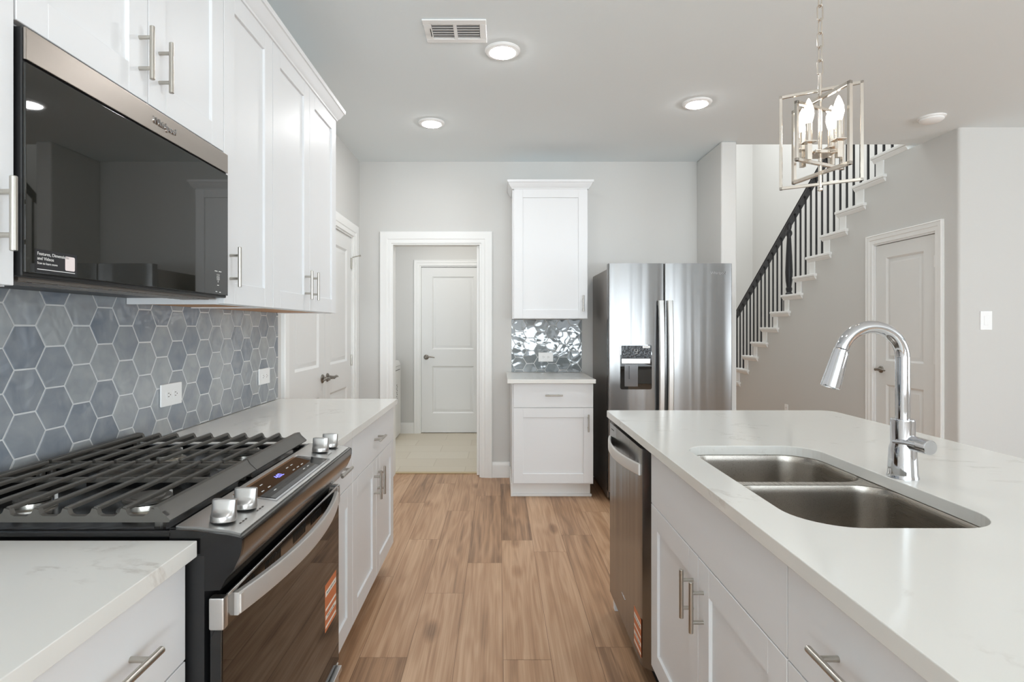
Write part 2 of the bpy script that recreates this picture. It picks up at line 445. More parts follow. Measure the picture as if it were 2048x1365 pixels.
for (axis, pos, a, b, z0, z1) in ((1, NY, -1.05, 0.75, 0.5, 2.4), (1, NY, 1.25, 3.55, 0.5, 2.4), (0, BX, -2.3, 1.1, 0.55, 2.45)):
    wi += 1
    mb = MB()
    def bx(p, q, c, d, t=0.05, off=-0.02):
        if axis == 1: mb.box(p, q, pos - 0.1, pos + 0.012, c, d)
        else: mb.box(pos - 0.012, pos + 0.1, p, q, c, d)
    m_ = (a + b) / 2
    bx(a, a + 0.06, z0, z1); bx(b - 0.06, b, z0, z1); bx(a + .06, b - .06, z0, z0 + 0.06); bx(a + .06, b - .06, z1 - 0.06, z1); bx(m_ - 0.03, m_ + 0.03, z0 + .06, z1 - .06)
    o = mb.build('window_%d' % wi, M['trim'])
    struct(o, 'white framed window of the great room behind the viewer', 'window')

# stairwell shell
struct(MB().box(1.842 - 0.12, 4.47, 9.5, 9.62, 0, 5.4).build('wall_stair_back', M['wall']), 'far grey wall of the stairwell')
struct(MB().box(4.35, 4.47, 4.09, 9.5, 0, 5.4).build('wall_stair_side', M['wall']), 'light wall behind the stair railing')
struct(MB().box(1.722, 1.842, WY + 0.12, 9.5, 0, 5.4).box(1.722, 4.47, HY - 0.12, HY - 0.0, CZ + 0.3, 5.4).box(1.722, 1.842, HY, WY + .12, CZ + 0.3, 5.4).build('wall_stair_left', M['wall']), 'stairwell wall behind the refrigerator alcove')
struct(MB().box(1.722, 4.47, HY - 0.12, 9.62, 5.4, 5.5).build('ceiling_stairwell', M['ceiling']), 'high ceiling over the stairwell', 'ceiling')
# laundry shell
struct(MB().box(-2.0, -0.975, 6.8, 6.92, 0, CZ).box(-0.14, 0.75, 6.8, 6.92, 0, CZ).box(-0.975, -0.14, 6.8, 6.92, 2.062, CZ).box(-0.975, -0.14, 6.89, 6.92, 0, 2.062)
       .box(-2.0, -1.9, WY + 0.12, 6.8, 0, CZ).box(0.62, 0.75, WY + 0.12, 6.8, 0, CZ).build('wall_laundry', M['wall']), 'beige grey laundry wall behind the washer')
struct(MB().box(-2.0, 0.75, WY + 0.12, 6.92, CZ, CZ + 0.2).build('ceiling_laundry', M['ceiling']), 'ceiling of the laundry room', 'ceiling')

# ------------------------------------------------------------------ stairs
RUN, RISE = 0.2597, 0.1877
def YR(i): return 7.59 - RUN * i
def ZT(i): return 0.552 + RISE * i
stair = thing('staircase', 'straight staircase with white treads and risers climbing toward the viewer', 'stairs', (SX, 7.6, 0))
STX, STY = SX, 7.6
for i in range(-2, 13):
    y0 = YR(i) - STY; z = ZT(i)
    if i == -2: z_below = 0.0
    mb = MB(); mb.box(-0.034, 1.03, y0, y0 + 0.43, z - 0.028, z, 0.006, 2)
    mb.prism([(-0.022, z - 0.028), (-0.022, z - 0.038), (-0.004, z - 0.062), (1.03, z - 0.062), (1.03, z - 0.028)], 1, y0 + 0.012, y0 + 0.418)
    mb.build('tread', M['tread'], stair)
    zb = ZT(i - 1) if i > -2 else 0.0
    MB().box(-0.010, 1.03, y0 + 0.292, y0 + 0.388, zb, z - 0.062, 0.002).build('riser', M['trim'], stair)
# wall under the stairs, stepped under the treads, with the closet door opening
DY0, DY1, DZ = 4.20, 4.905, 2.035
poly = [(RY + 0.097, 0), (DY0, 0), (DY0, DZ), (DY1, DZ), (DY1, 0), (YR(-2) + 0.38, 0)]
for i in range(-2, 13):
    yb = YR(i) + 0.30
    poly += [(yb, (ZT(i - 1) - 0.03) if i > -2 else 0.02), (yb, ZT(i) - 0.03)]
poly += [(YR(12) + 0.04, ZT(12) - 0.03), (YR(12) + 0.04, CZ), (RY + 0.097, CZ)]
pp = [poly[0]]
for p in poly[1:]:
    if abs(p[0] - pp[-1][0]) + abs(p[1] - pp[-1][1]) > 1e-4: pp.append(p)
struct(MB().prism(pp, 0, SX, SX + 0.09).build('wall_stair', M['wall']), 'grey wall under the stairs with the closet door')

railing = thing('stair_railing', 'black stair railing with thin square balusters and turned newel post', 'railing', (SX + 0.05, 7.6, 0))
def zrail(Y): return 1.515 + 0.7228 * (7.8 - Y)
mb = MB()
ya, yb = 8.25, 4.42
sec = [(-0.032, -0.03), (0.032, -0.03), (0.032, -0.008), (0.026, 0.0), (0.032, 0.014), (0.022, 0.03), (-0.022, 0.03), (-0.032, 0.014), (-0.026, 0.0), (-0.032, -0.008)]
mb.rings([[(sx_, Y - STY, zrail(Y) + sz_) for sx_, sz_ in sec] for Y in (ya, yb)])
mb.build('handrail', M['rail'], railing)
NWY = 6.425
Y = 7.93
k = 0
while Y > 4.5:
    if abs(Y - NWY) > 0.07:
        i = None
        for j in range(-2, 13):
            if YR(j) + 0.16 < Y <= YR(j) + 0.42: i = j
        if i is not None:
            t = 0.0075
            MB().box(-t, t, Y - STY - t, Y - STY + t, ZT(i) - 0.001, zrail(Y) - 0.02).build('baluster', M['rail'], railing)
    Y -= 0.1029
ib = min(j for j in range(-2, 13) if YR(j) < NWY - 0.02)
zb = ZT(ib)
np_ = MB()
np_.box(-0.046, 0.046, NWY - STY - 0.046, NWY - STY + 0.046, zb - 0.001, zb + 0.15, 0.004)
zt = zrail(NWY)
h = zt - zb - 0.15
prof = [(0.045, 0), (0.045, 0.008), (0.030, 0.02), (0.038, 0.04), (0.038, 0.055), (0.026, 0.07), (0.034, 0.10), (0.034, 0.115), (0.026, 0.13), (0.036, 0.20), (0.040, 0.30), (0.034, h * 0.55), (0.024, h * 0.78), (0.022, h * 0.82), (0.034, h * 0.85), (0.034, h * 0.88), (0.022, h * 0.91), (0.030, h * 0.95), (0.030, h)]
np_.lathe(prof, (0, NWY - STY, zb + 0.15), (0, 0, 1), 20)
np_.build('newel_post', M['rail'], railing)

# ------------------------------------------------------------------ doors
def panel_slab(w, h, th, panels, nm='door_slab'):
    """moulded door: faces local -y at y=0, slab behind; panels = (x0,x1,z0,z1)"""
    mb = MB()
    t = bmesh.new()
    xs = sorted({0, w} | {p[0] for p in panels} | {p[1] for p in panels}); zs = sorted({0, h} | {p[2] for p in panels} | {p[3] for p in panels})
    def quad(a, b, c, d): t.faces.new([t.verts.new(p) for p in (a, b, c, d)])
    for i in range(len(xs) - 1):
        for j in range(len(zs) - 1):
            cx, cz = (xs[i] + xs[i + 1]) / 2, (zs[j] + zs[j + 1]) / 2
            if any(p[0] < cx < p[1] and p[2] < cz < p[3] for p in panels): continue
            quad((xs[i], 0, zs[j]), (xs[i + 1], 0, zs[j]), (xs[i + 1], 0, zs[j + 1]), (xs[i], 0, zs[j + 1]))
    for p in panels:
        steps = [(0, 0), (0.004, 0.003), (0.016, 0.012), (0.030, 0.012), (0.042, 0.005), (0.052, 0.004)]
        loops = []
        for ins, dy in steps:
            loops.append([(p[0] + ins, dy, p[2] + ins), (p[1] - ins, dy, p[2] + ins), (p[1] - ins, dy, p[3] - ins), (p[0] + ins, dy, p[3] - ins)])
        for a, b in zip(loops[:-1], loops[1:]):
            for i in range(4):
                j = (i + 1) % 4
                quad(a[i], a[j], b[j], b[i])
        quad(*loops[-1])
    quad((0, th, 0), (0, th, h), (w, th, h), (w, th, 0))
    quad((0, 0, 0), (0, 0, h), (0, th, h), (0, th, 0)); quad((w, 0, 0), (w, th, 0), (w, th, h), (w, 0, h))
    quad((0, 0, h), (w, 0, h), (w, th, h), (0, th, h)); quad((0, 0, 0), (0, th, 0), (w, th, 0), (w, 0, 0))
    bmesh.ops.remove_doubles(t, verts=list(t.verts), dist=1e-5)
    bmesh.ops.recalc_face_normals(t, faces=list(t.faces))
    mb._add(t)
    return mb

def lever(parent, x, z, direction, m, y=0.0):
    mb = MB()
    mb.lathe([(0.031, 0), (0.031, 0.004), (0.026, 0.010), (0.014, 0.014), (0.011, 0.045), (0.012, 0.05), (0.010, 0.056)], (x, y, z), (0, -1, 0), 22)
    pts = [(x, y - 0.048, z), (x + direction * 0.02, y - 0.052, z + 0.003), (x + direction * 0.05, y - 0.050, z + 0.006), (x + direction * 0.085, y - 0.046, z + 0.002), (x + direction * 0.108, y - 0.044, z - 0.003)]
    mb.tube(pts, [0.009, 0.009, 0.0085, 0.0075, 0.006], 12)
    return mb.build('door_handle', m, parent)

def hinges(parent, x, zs, m):
    for z in zs:
        MB().cyl((x, -0.006, z - 0.045), (x, -0.006, z + 0.045), 0.0065, seg=12).box(x - 0.014, x + 0.014, -0.002, 0.0, z - 0.045, z + 0.045).build('hinge', m, parent)

def std_panels(w, h, st):
    s = h / 2.03
    return [(st, w - st, h - 1.01 * s, h - 0.115 * s), (st, w - st, 0.235 * s, 0.815 * s)]

def casing(name, w, h, cw, loc, rz, label, jamb=0.0, th=0.018):
    """door casing round an opening w x h, faces local -y at y=0; opening starts at local x=0"""
    prof = [(0.0, 0.0), (0.0, -0.010), (0.008, -0.013), (0.03, -0.0135), (0.036, -0.018), (0.06, -0.0185), (0.066, -0.022), (cw - 0.006, -0.024), (cw, -0.019), (cw, 0.0)]
    mb = MB()
    t = bmesh.new(); loops = []
    for d, y in prof:
        loops.append([(-d, y, 0), (-d, y, h + d), (w + d, y, h + d), (w + d, y, 0)])
    vs = [[t.verts.new(p) for p in lp] for lp in loops]
    n = len(vs)
    for a in range(n - 1):
        for i in range(3):
            t.faces.new((vs[a][i], vs[a][i + 1], vs[a + 1][i + 1], vs[a + 1][i]))
    bmesh.ops.recalc_face_normals(t, faces=list(t.faces))
    mb._add(t)
    if jamb > 0:
        mb.box(-0.001, 0.014, 0.0, jamb, 0, h); mb.box(w - 0.014, w + 0.001, 0.0, jamb, 0, h); mb.box(0.014, w - 0.014, 0.0, jamb, h - 0.014, h + 0.001)
    o = mb.build(name, M['trim']); o.location = loc; o.rotation_euler = (0, 0, rz)
    return struct(o, label, 'trim')

# laundry doorway in the back wall
casing('trim_1', OX1 - OX0, OZ, 0.098, (OX0, WY, 0), 0, 'white moulded casing round the laundry doorway', 0.12)
o = MB().box(-0.19, -0.168, WY + 0.04, WY + 0.076, 0.008, OZ - 0.016, 0.002).build('door_1', M['trim']); struct(o, 'white pocket door edge at the right jamb of the laundry doorway', 'door')
# laundry far door
casing('trim_2', 0.815, 2.06, 0.07, (-0.965, 6.8, 0), 0, 'white casing round the closed laundry door', 0.05)
d = thing('door_2', 'closed white two panel door at the back of the laundry', 'door', (-0.949, 6.815, 0.012)); d['kind'] = 'structure'
panel_slab(0.783, 2.03, 0.035, std_panels(0.783, 2.03, 0.135)).build('slab', M['door'], d)
lever(d, 0.062, 0.925, 1, M['dnickel'])
# pantry double doors on the left wall (face +X)
casing('trim_3', 4.612 - 3.18, 2.058, 0.098, (WX, 3.18, 0), PI / 2, 'white casing round the pantry double doors', 0.08)
LW = (4.612 - 3.18 - 0.034) / 2
d = thing('door_3', 'left leaf of the white pantry doors nearest the tiled backsplash', 'door', (WX - 0.012, 3.197 - 0.001, 0.012), PI / 2); d['kind'] = 'structure'
panel_slab(LW - 0.002, 2.03, 0.035, std_panels(LW, 2.03, 0.125)).build('slab', M['door'], d)
lever(d, LW - 0.055, 0.935, -1, M['dnickel']); hinges(d, 0.006, (0.22, 1.02, 1.82), M['nickel'])
d = thing('door_4', 'right leaf of the white pantry doors nearest the back corner', 'door', (WX - 0.012, 3.197 + LW + 0.001, 0.012), PI / 2); d['kind'] = 'structure'
panel_slab(LW - 0.002, 2.03, 0.035, std_panels(LW, 2.03, 0.125)).build('slab', M['door'], d)
lever(d, 0.055, 0.935, 1, M['dnickel']); hinges(d, LW - 0.006, (0.22, 1.02, 1.82), M['nickel'])
st_ = MB().cyl((LW - 0.004, -0.012, 1.87), (LW - 0.004, -0.07, 1.885), 0.004, seg=10); st_.cyl((LW - 0.004, -0.07, 1.885), (LW - 0.004, -0.08, 1.888), 0.008, seg=10); st_.build('door_stop', M['nickel'], d)
# closet door under the stairs (face -X)
casing('trim_4', DY1 - DY0, DZ, 0.075, (SX, DY1, 0), -PI / 2, 'white casing round the closet door under the stairs', 0.06)
d = thing('door_5', 'closed white two panel closet door under the stairs', 'door', (SX + 0.012, DY1 - 0.017, 0.008), -PI / 2); d['kind'] = 'structure'
CWD = DY1 - DY0 - 0.034
panel_slab(CWD, 2.008, 0.035, std_panels(CWD, 2.008, 0.125)).build('slab', M['door'], d)
lever(d, 0.065, 0.93, 1, M['dnickel']); hinges(d, CWD - 0.004, (0.25, 1.06, 1.80), M['white'])

# baseboards
def baseboard(name, a, b, axis, pos, sgn, label):
    p = [(0, 0), (-0.016, 0), (-0.016, 0.10), (-0.010, 0.118), (-0.008, 0.135), (0, 0.135)]
    mb = MB()
    if axis == 0: mb.prism([(y * sgn + pos, z) for y, z in p], 0, a, b)
    else: mb.prism([(y * sgn + pos, z) for y, z in p], 1, a, b)
    struct(mb.build(name, M['trim']), label, 'baseboard')
baseboard('baseboard_back', OX1 + 0.098, 0.098, 0, WY, 1, 'white baseboard between doorway casing and nook cabinet')
baseboard('baseboard_laundry', -1.895, -1.035, 0, 6.8, 1, 'white baseboard on the laundry back wall')
baseboard('baseboard_right', SX, BX, 0, RY, 1, 'white baseboard of the far right wall')
baseboard('baseboard_stair', DY1 + 0.075, 8.05, 1, SX, 1, 'white baseboard of the wall under the stairs')

# ------------------------------------------------------------------ backsplash tiles
def clip(poly, a, b, keep):
    out = []
    for i in range(len(poly)):
        p, q = poly[i], poly[(i + 1) % len(poly)]
        fp, fq = keep(p), keep(q)
        if fp >= 0: out.append(p)
        if fp * fq < 0:
            t = fp / (fp - fq); out.append((p[0] + t * (q[0] - p[0]), p[1] + t * (q[1] - p[1])))
    return out
def inset(poly, d):
    cx = sum(p[0] for p in poly) / len(poly); cy = sum(p[1] for p in poly) / len(poly)
    n = len(poly); out = []
    for i in range(n):
        p0, p1, p2 = poly[i - 1], poly[i], poly[(i + 1) % n]
        def nrm(a, b):
            dx, dy = b[0] - a[0], b[1] - a[1]; L = math.hypot(dx, dy) or 1
            return (-dy / L, dx / L)
        n1, n2 = nrm(p0, p1), nrm(p1, p2)
        den = 1 + n1[0] * n2[0] + n1[1] * n2[1]
        if den < 0.2: den = 0.2
        out.append((p1[0] + d * (n1[0] + n2[0]) / den, p1[1] + d * (n1[1] + n2[1]) / den))
    return out
def backsplash(name, w, z0, z1, c_u, c_z, loc, rz, m, label, tilt):
    """hex tiles on a wall that faces local -y"""
    PV, PU = 0.1107, 0.0953
    S = PV / math.sqrt(3)
    bm = bmesh.new(); lay = bm.faces.layers.float.new('tint')
    def addface(ps, t, mi=0):
        f = bm.faces.new([bm.verts.new(p) for p in ps]); f[lay] = t; f.material_index = mi; return f
    # grout bed
    g0, g1 = 0.0, -0.0094
    q = [(0, z0), (w, z0), (w, z1), (0, z1)]
    addface([(p[0], g1, p[1]) for p in q], 0, 1)
    for i in range(4):
        a, b = q[i], q[(i + 1) % 4]
        addface([(a[0], g0, a[1]), (b[0], g0, b[1]), (b[0], g1, b[1]), (a[0], g1, a[1])], 0, 1)
    j0 = int((0 - c_u) / PU) - 2; j1 = int((w - c_u) / PU) + 2
    for j in range(j0, j1 + 1):
        u = c_u + j * PU
        for k in range(-12, 14):
            z = c_z + (k + (0.5 if j % 2 == 0 else 0.0)) * PV
            hx = [(u + S * math.cos(math.radians(60 * a)), z + S * math.sin(math.radians(60 * a))) for a in range(6)]
            hx = inset(hx, 0.0021)
            for kp in (lambda p: p[0] - 0.001, lambda p: w - 0.001 - p[0], lambda p: p[1] - z0 - 0.001, lambda p: z1 - 0.001 - p[1]):
                hx = clip(hx, 0, 0, kp) if hx else hx
            if len(hx) < 3: continue
            ar = abs(sum(hx[i][0] * hx[(i + 1) % len(hx)][1] - hx[(i + 1) % len(hx)][0] * hx[i][1] for i in range(len(hx)))) / 2
            if ar < 6e-5: continue
            hx = [p for i, p in enumerate(hx) if math.hypot(p[0] - hx[i - 1][0], p[1] - hx[i - 1][1]) > 1e-4]
            tt = random.random(); ta, tb = random.uniform(-tilt, tilt), random.uniform(-tilt, tilt)
            T = lambda p, y: (p[0], y + ta * (p[0] - u) + tb * (p[1] - z), p[1])
            inn = inset(hx, 0.0015); n = len(hx)
            base = [(p[0], g1, p[1]) for p in hx]; sid = [T(p, -0.0095) for p in hx]; top = [T(p, -0.0105) for p in inn]
            vb = [[bm.verts.new(p) for p in lp] for lp in (base, sid, top)]
            for a in range(2):
                for i in range(n):
                    jj = (i + 1) % n
                    f = bm.faces.new((vb[a][i], vb[a][jj], vb[a + 1][jj], vb[a + 1][i])); f[lay] = tt
            f = bm.faces.new(vb[2]); f[lay] = tt
    bmesh.ops.recalc_face_normals(bm, faces=list(bm.faces))
    me = bpy.data.meshes.new(name); bm.to_mesh(me); bm.free()
    me.materials.append(m); me.materials.append(M['grout'])
    o = bpy.data.objects.new(name, me); C.objects.link(o); o.location = loc; o.rotation_euler = (0, 0, rz)
    return tag(o, label, 'backsplash')
BS0 = 0.2
backsplash('tile_backsplash', 3.016 - BS0, 0.916, 1.462, 1.4047 - BS0, 1.3082 - 0.0553 * 0 , (WX, BS0, 0), PI / 2, M['tile'], 'long blue grey hexagon tile backsplash behind the range on the left wall', 0.006)
backsplash('tile_backsplash', 0.61, 0.916, 1.372, 0.162, 0.99, (0.112, WY, 0), 0, M['tile_n'], 'small glossy grey hexagon tile backsplash over the nook counter', 0.012)

# ------------------------------------------------------------------ cabinets
ST = 0.072
def shaker(x0, x1, z0, z1, y=0.0, th=0.019, st=ST):
    """shaker door, front face at local y (negative is towards the room)"""
    mb = MB(); f = y - th
    mb.box(x0, x0 + st, f, y, z0, z1, 0.0012); mb.box(x1 - st, x1, f, y, z0, z1, 0.0012)
    mb.box(x0 + st, x1 - st, f, y, z0, z0 + st, 0.0012); mb.box(x0 + st, x1 - st, f, y, z1 - st, z1, 0.0012)
    mb.box(x0 + st - 0.001, x1 - st + 0.001, f + 0.009, y, z0 + st - 0.001, z1 - st + 0.001)
    return mb
def slab(x0, x1, z0, z1, y=0.0, th=0.019):
    return MB().box(x0, x1, y - th, y, z0, z1, 0.0015, 2)
def pull(parent, cx, cz, vertical, y, L=0.132, cc=0.076, r=0.006, so=0.032):
    mb = MB()
    if vertical:
        mb.cyl((cx, y - so, cz - L / 2), (cx, y - so, cz + L / 2), r, seg=16, bev=0.0012)
        for s in (-1, 1): mb.cyl((cx, y, cz + s * cc / 2), (cx, y - so, cz + s * cc / 2), r * 0.8, seg=12)
    else:
        mb.cyl((cx - L / 2, y - so, cz), (cx + L / 2, y - so, cz), r, seg=16, bev=0.0012)
        for s in (-1, 1): mb.cyl((cx + s * cc / 2, y, cz), (cx + s * cc / 2, y - so, cz), r * 0.8, seg=12)
    return mb.build('bar_pull', M['nickel'], parent)
FT = 0.019
G = 0.0016
BASEZ, BASET, SPLITZ = 0.135, 0.878, 0.696
def base_cab(label, loc, rz, W, depth, doors, drawer=True, drawers=None, handles=None, toe='toe', name='base_cabinet', falsefront=False, zb=BASEZ):
    """doors: list of (x0,x1,handle x or None); carcass behind local y=0"""
    t = thing(name, label, 'cabinet', loc, rz)
    cb = MB()
    if falsefront:
        cb.box(0, W, 0, 0.02, 0.115, 0.8825); cb.box(0, 0.018, 0.02, depth, 0.115, 0.8825); cb.box(W - 0.018, W, 0.02, depth, 0.115, 0.8825); cb.box(0.018, W - 0.018, depth - 0.012, depth, 0.115, 0.8825); cb.box(0.018, W - 0.018, 0.02, depth - 0.012, 0.115, 0.133)
    else: cb.box(0, W, 0, depth, 0.115, 0.8825)
    cb.build('carcass', M['cab'], t)
    MB().box(0.0, W, 0.058, depth, 0.0, 0.115).build('toe_kick', M[toe], t)
    if drawers:
        for z0, z1 in drawers:
            dr = slab(G, W - G, z0, z1).build('drawer_front', M['cab'], t)
            pull(dr, W / 2 if handles is None else handles, (z0 + z1) / 2, False, -FT)
    else:
        if drawer:
            dr = slab(G, W - G, SPLITZ + G, BASET).build('false_front' if falsefront else 'drawer_front', M['cab'], t)
            if not falsefront: pull(dr, W / 2, (SPLITZ + BASET) / 2, False, -FT)
        for x0, x1, hx in doors:
            dd = shaker(x0 + G, x1 - G, zb, SPLITZ - G).build('door', M['cab'], t)
            if hx is not None: pull(dd, hx, 0.58, True, -FT)
    return t
CX = -0.590     # carcass front of left base cabinets (doors stand 19 mm proud of it)
dl = CX - WX - 0.012
Yn0, Yn1 = 0.632, 1.014
base_cab('white drawer cabinet in the foreground under the left counter', (CX, Yn0, 0), PI / 2, Yn1 - Yn0, dl, [], drawers=[(SPLITZ + G, BASET), (0.42, SPLITZ - G), (BASEZ, 0.42 - 2 * G)])
base_cab('narrow white base cabinet just beyond the range', (CX, 1.79, 0), PI / 2, 2.172 - 1.79, dl, [(0, 0.382, None)])
W2 = 3.016 - 2.172 - 0.0
base_cab('wide white two door base cabinet at the far end of the left counter', (CX, 2.172, 0), PI / 2, W2, dl, [(0, W2 / 2, W2 / 2 - 0.045), (W2 / 2, W2, W2 / 2 + 0.036)])
# island
IX = 0.5475
ISY = 1.9225
WI = ISY - 1.0157
base_cab('white sink base cabinet with two doors in the island', (IX, ISY, 0), -PI / 2, WI, 0.60, [(0, WI / 2, WI / 2 - 0.0375), (WI / 2, WI, WI / 2 + 0.0375)], falsefront=True)
base_cab('white island drawer cabinet in the foreground beside the sink base', (IX, 1.0157, 0), -PI / 2, 0.381, 0.60, [], drawers=[(SPLITZ + G, BASET), (0.42, SPLITZ - G), (BASEZ, 0.42 - 2 * G)])
base_cab('nearest white island cabinet below the bottom edge of the view', (IX, 0.6335, 0), -PI / 2, 0.45, 0.60, [], drawers=[(SPLITZ + G, BASET), (0.42, SPLITZ - G), (BASEZ, 0.42 - 2 * G)])
ip = MB().box(IX - 0.015, 1.30, 2.545, 2.575, 0, 0.8825, 0.002).box(1.155, 1.175, 0.19, 2.545, 0, 0.8825)
tag(ip.build('island_panel', M['cab']), 'white end and back panel closing the island beside the dishwasher', 'panel')
# nook base
nb = thing('base_cabinet', 'white base cabinet with one drawer and door beside the refrigerator', 'cabinet', (0.102, 4.209, 0), 0)
NW = 0.616
MB().box(0, NW, 0, WY - 4.209 - 0.005, 0.115, 0.8825).build('carcass', M['cab'], nb)
kb = MB().box(0.008, NW - 0.01, 0.08, WY - 4.209 - 0.02, 0.0, 0.115); kb.box(0.0, NW, 0.062, 0.08, 0, 0.02, 0.004); kb.box(-0.008, 0.008, 0.062, WY - 4.209 - 0.017, 0, 0.10, 0.003); kb.build('toe_kick', M['trim'], nb)
dr = slab(0.012, NW - 0.003, SPLITZ + G, BASET).build('drawer_front', M['cab'], nb); pull(dr, 0.315, 0.792, False, -FT)
dd = shaker(0.012, NW - 0.003, 0.125, SPLITZ - G).build('door', M['cab'], nb); pull(dd, NW - 0.042, 0.583, True, -FT)

# uppers
UB, UT = 1.378, 2.44
def upper_cab(label, loc, rz, W, depth, z0, z1, doors, hz):
    t = thing('upper_cabinet', label, 'cabinet', loc, rz)
    mb = MB().box(0, W, 0, depth, z0 + 0.022, z1)
    mb.box(0, W, 0, 0.018, z0, z0 + 0.022); mb.box(0, 0.014, 0.018, depth, z0, z0 + 0.022); mb.box(W - 0.014, W, 0.018, depth, z0, z0 + 0.022)
    mb.build('carcass', M['cab'], t)
    bp = MB().box(0.0145, W - 0.0145, 0.0185, depth - 0.001, z0 + 0.004, z0 + 0.0215).build('bottom_panel', M['tan'], t); bp['label'] = 'unpainted tan plywood underside'
    for x0, x1, hx in doors:
        dd = shaker(x0 + G, x1 - G, z0 + 0.002, z1 - 0.012).build('door', M['cab'], t)
        if hx is not None: pull(dd, hx, hz, True, -FT)
    return t
UX = -0.902
du = UX - WX - 0.012 + 0.0
upper_cab('white upper cabinet at the left edge, nearest the viewer', (UX, 0.632, 0), PI / 2, 1.013 - 0.632, du, UB, UT, [(0, 0.381, 0.342)], 1.504)
upper_cab('short white two door cabinet above the microwave', (UX, 1.0145, 0), PI / 2, 1.784 - 1.0145, du, 1.866, UT, [(0, 0.385, 0.35), (0.385, 0.7695, 0.43)], 1.979)
upper_cab('narrow tall white upper cabinet right next to the microwave', (UX, 1.785, 0), PI / 2, 2.172 - 1.785, du, UB, UT, [(0, 0.387, 0.04)], 1.502)
W3 = 3.016 - 2.173
upper_cab('tall white two door upper cabinet at the end of the left run', (UX, 2.173, 0), PI / 2, W3, du, UB, UT, [(0, 0.422, 0.422 - 0.062), (0.422, W3, 0.422 + 0.030)], 1.497)
upc = upper_cab('tall white single door upper cabinet in the nook beside the refrigerator', (0.113, 4.515, 0), 0, 0.612, WY - 4.515 - 0.002, 1.373, UT, [(0.01, 0.608, 0.572)], 1.497)

def crown_prof():   # (outward, z)
    return [(0.0, 2.425), (0.006, 2.425), (0.008, 2.432), (0.020, 2.445), (0.034, 2.472), (0.040, 2.474), (0.042, 2.492), (0.0, 2.492)]
# crown along the left run, returned round the far end
mb = MB(); F = UX + FT
rr = []
for d, z in crown_prof():
    rr.append([(F + d, 0.632, z), (F + d, 3.016 + d, z), (WX + 0.012, 3.016 + d, z)])
t = bmesh.new(); vs = [[t.verts.new(p) for p in r] for r in rr]
for a in range(len(vs) - 1):
    for i in range(2): t.faces.new((vs[a][i], vs[a][i + 1], vs[a + 1][i + 1], vs[a + 1][i]))
bmesh.ops.recalc_face_normals(t, faces=list(t.faces)); mb._add(t)
mb.box(WX + 0.012, F, 0.632, 3.016, 2.4405, 2.491)
tag(mb.build('crown_molding', M['cab'], smooth=25), 'white crown moulding along the top of the left upper cabinets', 'crown molding')
rr = []
for d, z in crown_prof():
    a, b, f = 0.0 - d, 0.612 + d, -FT - d
    rr.append([(a, WY - 4.515 - 0.002, z), (a, f, z), (b, f, z), (b, WY - 4.515 - 0.002, z)])
mb = MB(); t = bmesh.new(); vs = [[t.verts.new(p) for p in r] for r in rr]
for a in range(len(vs) - 1):
    for i in range(3): t.faces.new((vs[a][i], vs[a][i + 1], vs[a + 1][i + 1], vs[a + 1][i]))
bmesh.ops.recalc_face_normals(t, faces=list(t.faces)); mb._add(t); mb.box(0, 0.612, -FT, WY - 4.517, 2.4405, 2.491)
mb.build('crown', M['cab'], upc, smooth=25)

# ------------------------------------------------------------------ countertops
CE = -0.551
tag(MB().box(WX + 0.0115, CE, 0.45, 1.0155, 0.884, 0.914, 0.002, 2).build('countertop', M['quartz']), 'white quartz countertop in the left foreground before the range', 'countertop')
tag(MB().box(WX + 0.0115, CE, 1.7895, 3.03, 0.884, 0.914, 0.002, 2).build('countertop', M['quartz']), 'white quartz countertop beyond the range below the outlets', 'countertop')
tag(MB().box(0.066, 0.727, 4.142, WY - 0.011, 0.884, 0.914, 0.002, 2).build('countertop', M['quartz']), 'small white quartz countertop in the nook beside the refrigerator', 'countertop')
SKX0, SKX1, SKY0, SKY1 = 0.603, 1.011, 1.078, 1.824
outer = rrect(0.507, 1.557, 0.12, 2.606, [0.06, 0.012, 0.06, 0.06])
hole = rrect(SKX0, SKX1, SKY0, SKY1, [0.1, 0.085, 0.115, 0.10], 10)
ic = curve_plate('countertop', [outer, list(reversed(hole))], 0.884, 0.914, M['quartz'], None, 0.0015)
tag(ic, 'large white quartz island countertop with the sink cutout', 'countertop')

# ------------------------------------------------------------------ sink
sink = thing('sink', 'undermount double bowl stainless steel sink in the island', 'sink', (0.807, 1.451, 0.70))
SX0, SY0, SZ0 = 0.807, 1.451, 0.70
def bowl(x0, x1, y0, y1, r, depth):
    mb = MB(); rings = []
    zt = 0.8825 - SZ0 - 0.001
    n = 8
    prof = [(0, 0.0), (0.002, -0.006), (0.004, -0.02), (0.010, -(depth - 0.05)), (0.016, -(depth - 0.02)), (0.032, -(depth - 0.004)), (0.055, -depth)]
    for ins, dz in prof:
        rings.append([(p[0] - SX0, p[1] - SY0, zt + dz) for p in rrect(x0 + ins, x1 - ins, y0 + ins, y1 - ins, [max(q - ins * 0.4, 0.02) for q in r], n)])
    mb.rings(rings, False, True)
    # outer skin so the bowl has a thickness from below
    rings2 = [[(p[0] - SX0, p[1] - SY0, zt + dz) for p in rrect(x0 - 0.002 + ins, x1 + 0.002 - ins, y0 - 0.002 + ins, y1 + 0.002 - ins, [max(q - ins * 0.4, 0.02) for q in r], n)] for ins, dz in ((0, 0), (0.010, -(depth - 0.04)), (0.05, -depth - 0.002))]
    mb.rings(rings2, False, True)
    return mb
BY = 1.494
b1 = bowl(SKX0 - 0.004, SKX1 + 0.003, BY + 0.014, SKY1 + 0.004, [0.1, 0.085, 0.075, 0.075], 0.17).build('bowl', M['steel_s'], sink, 50)
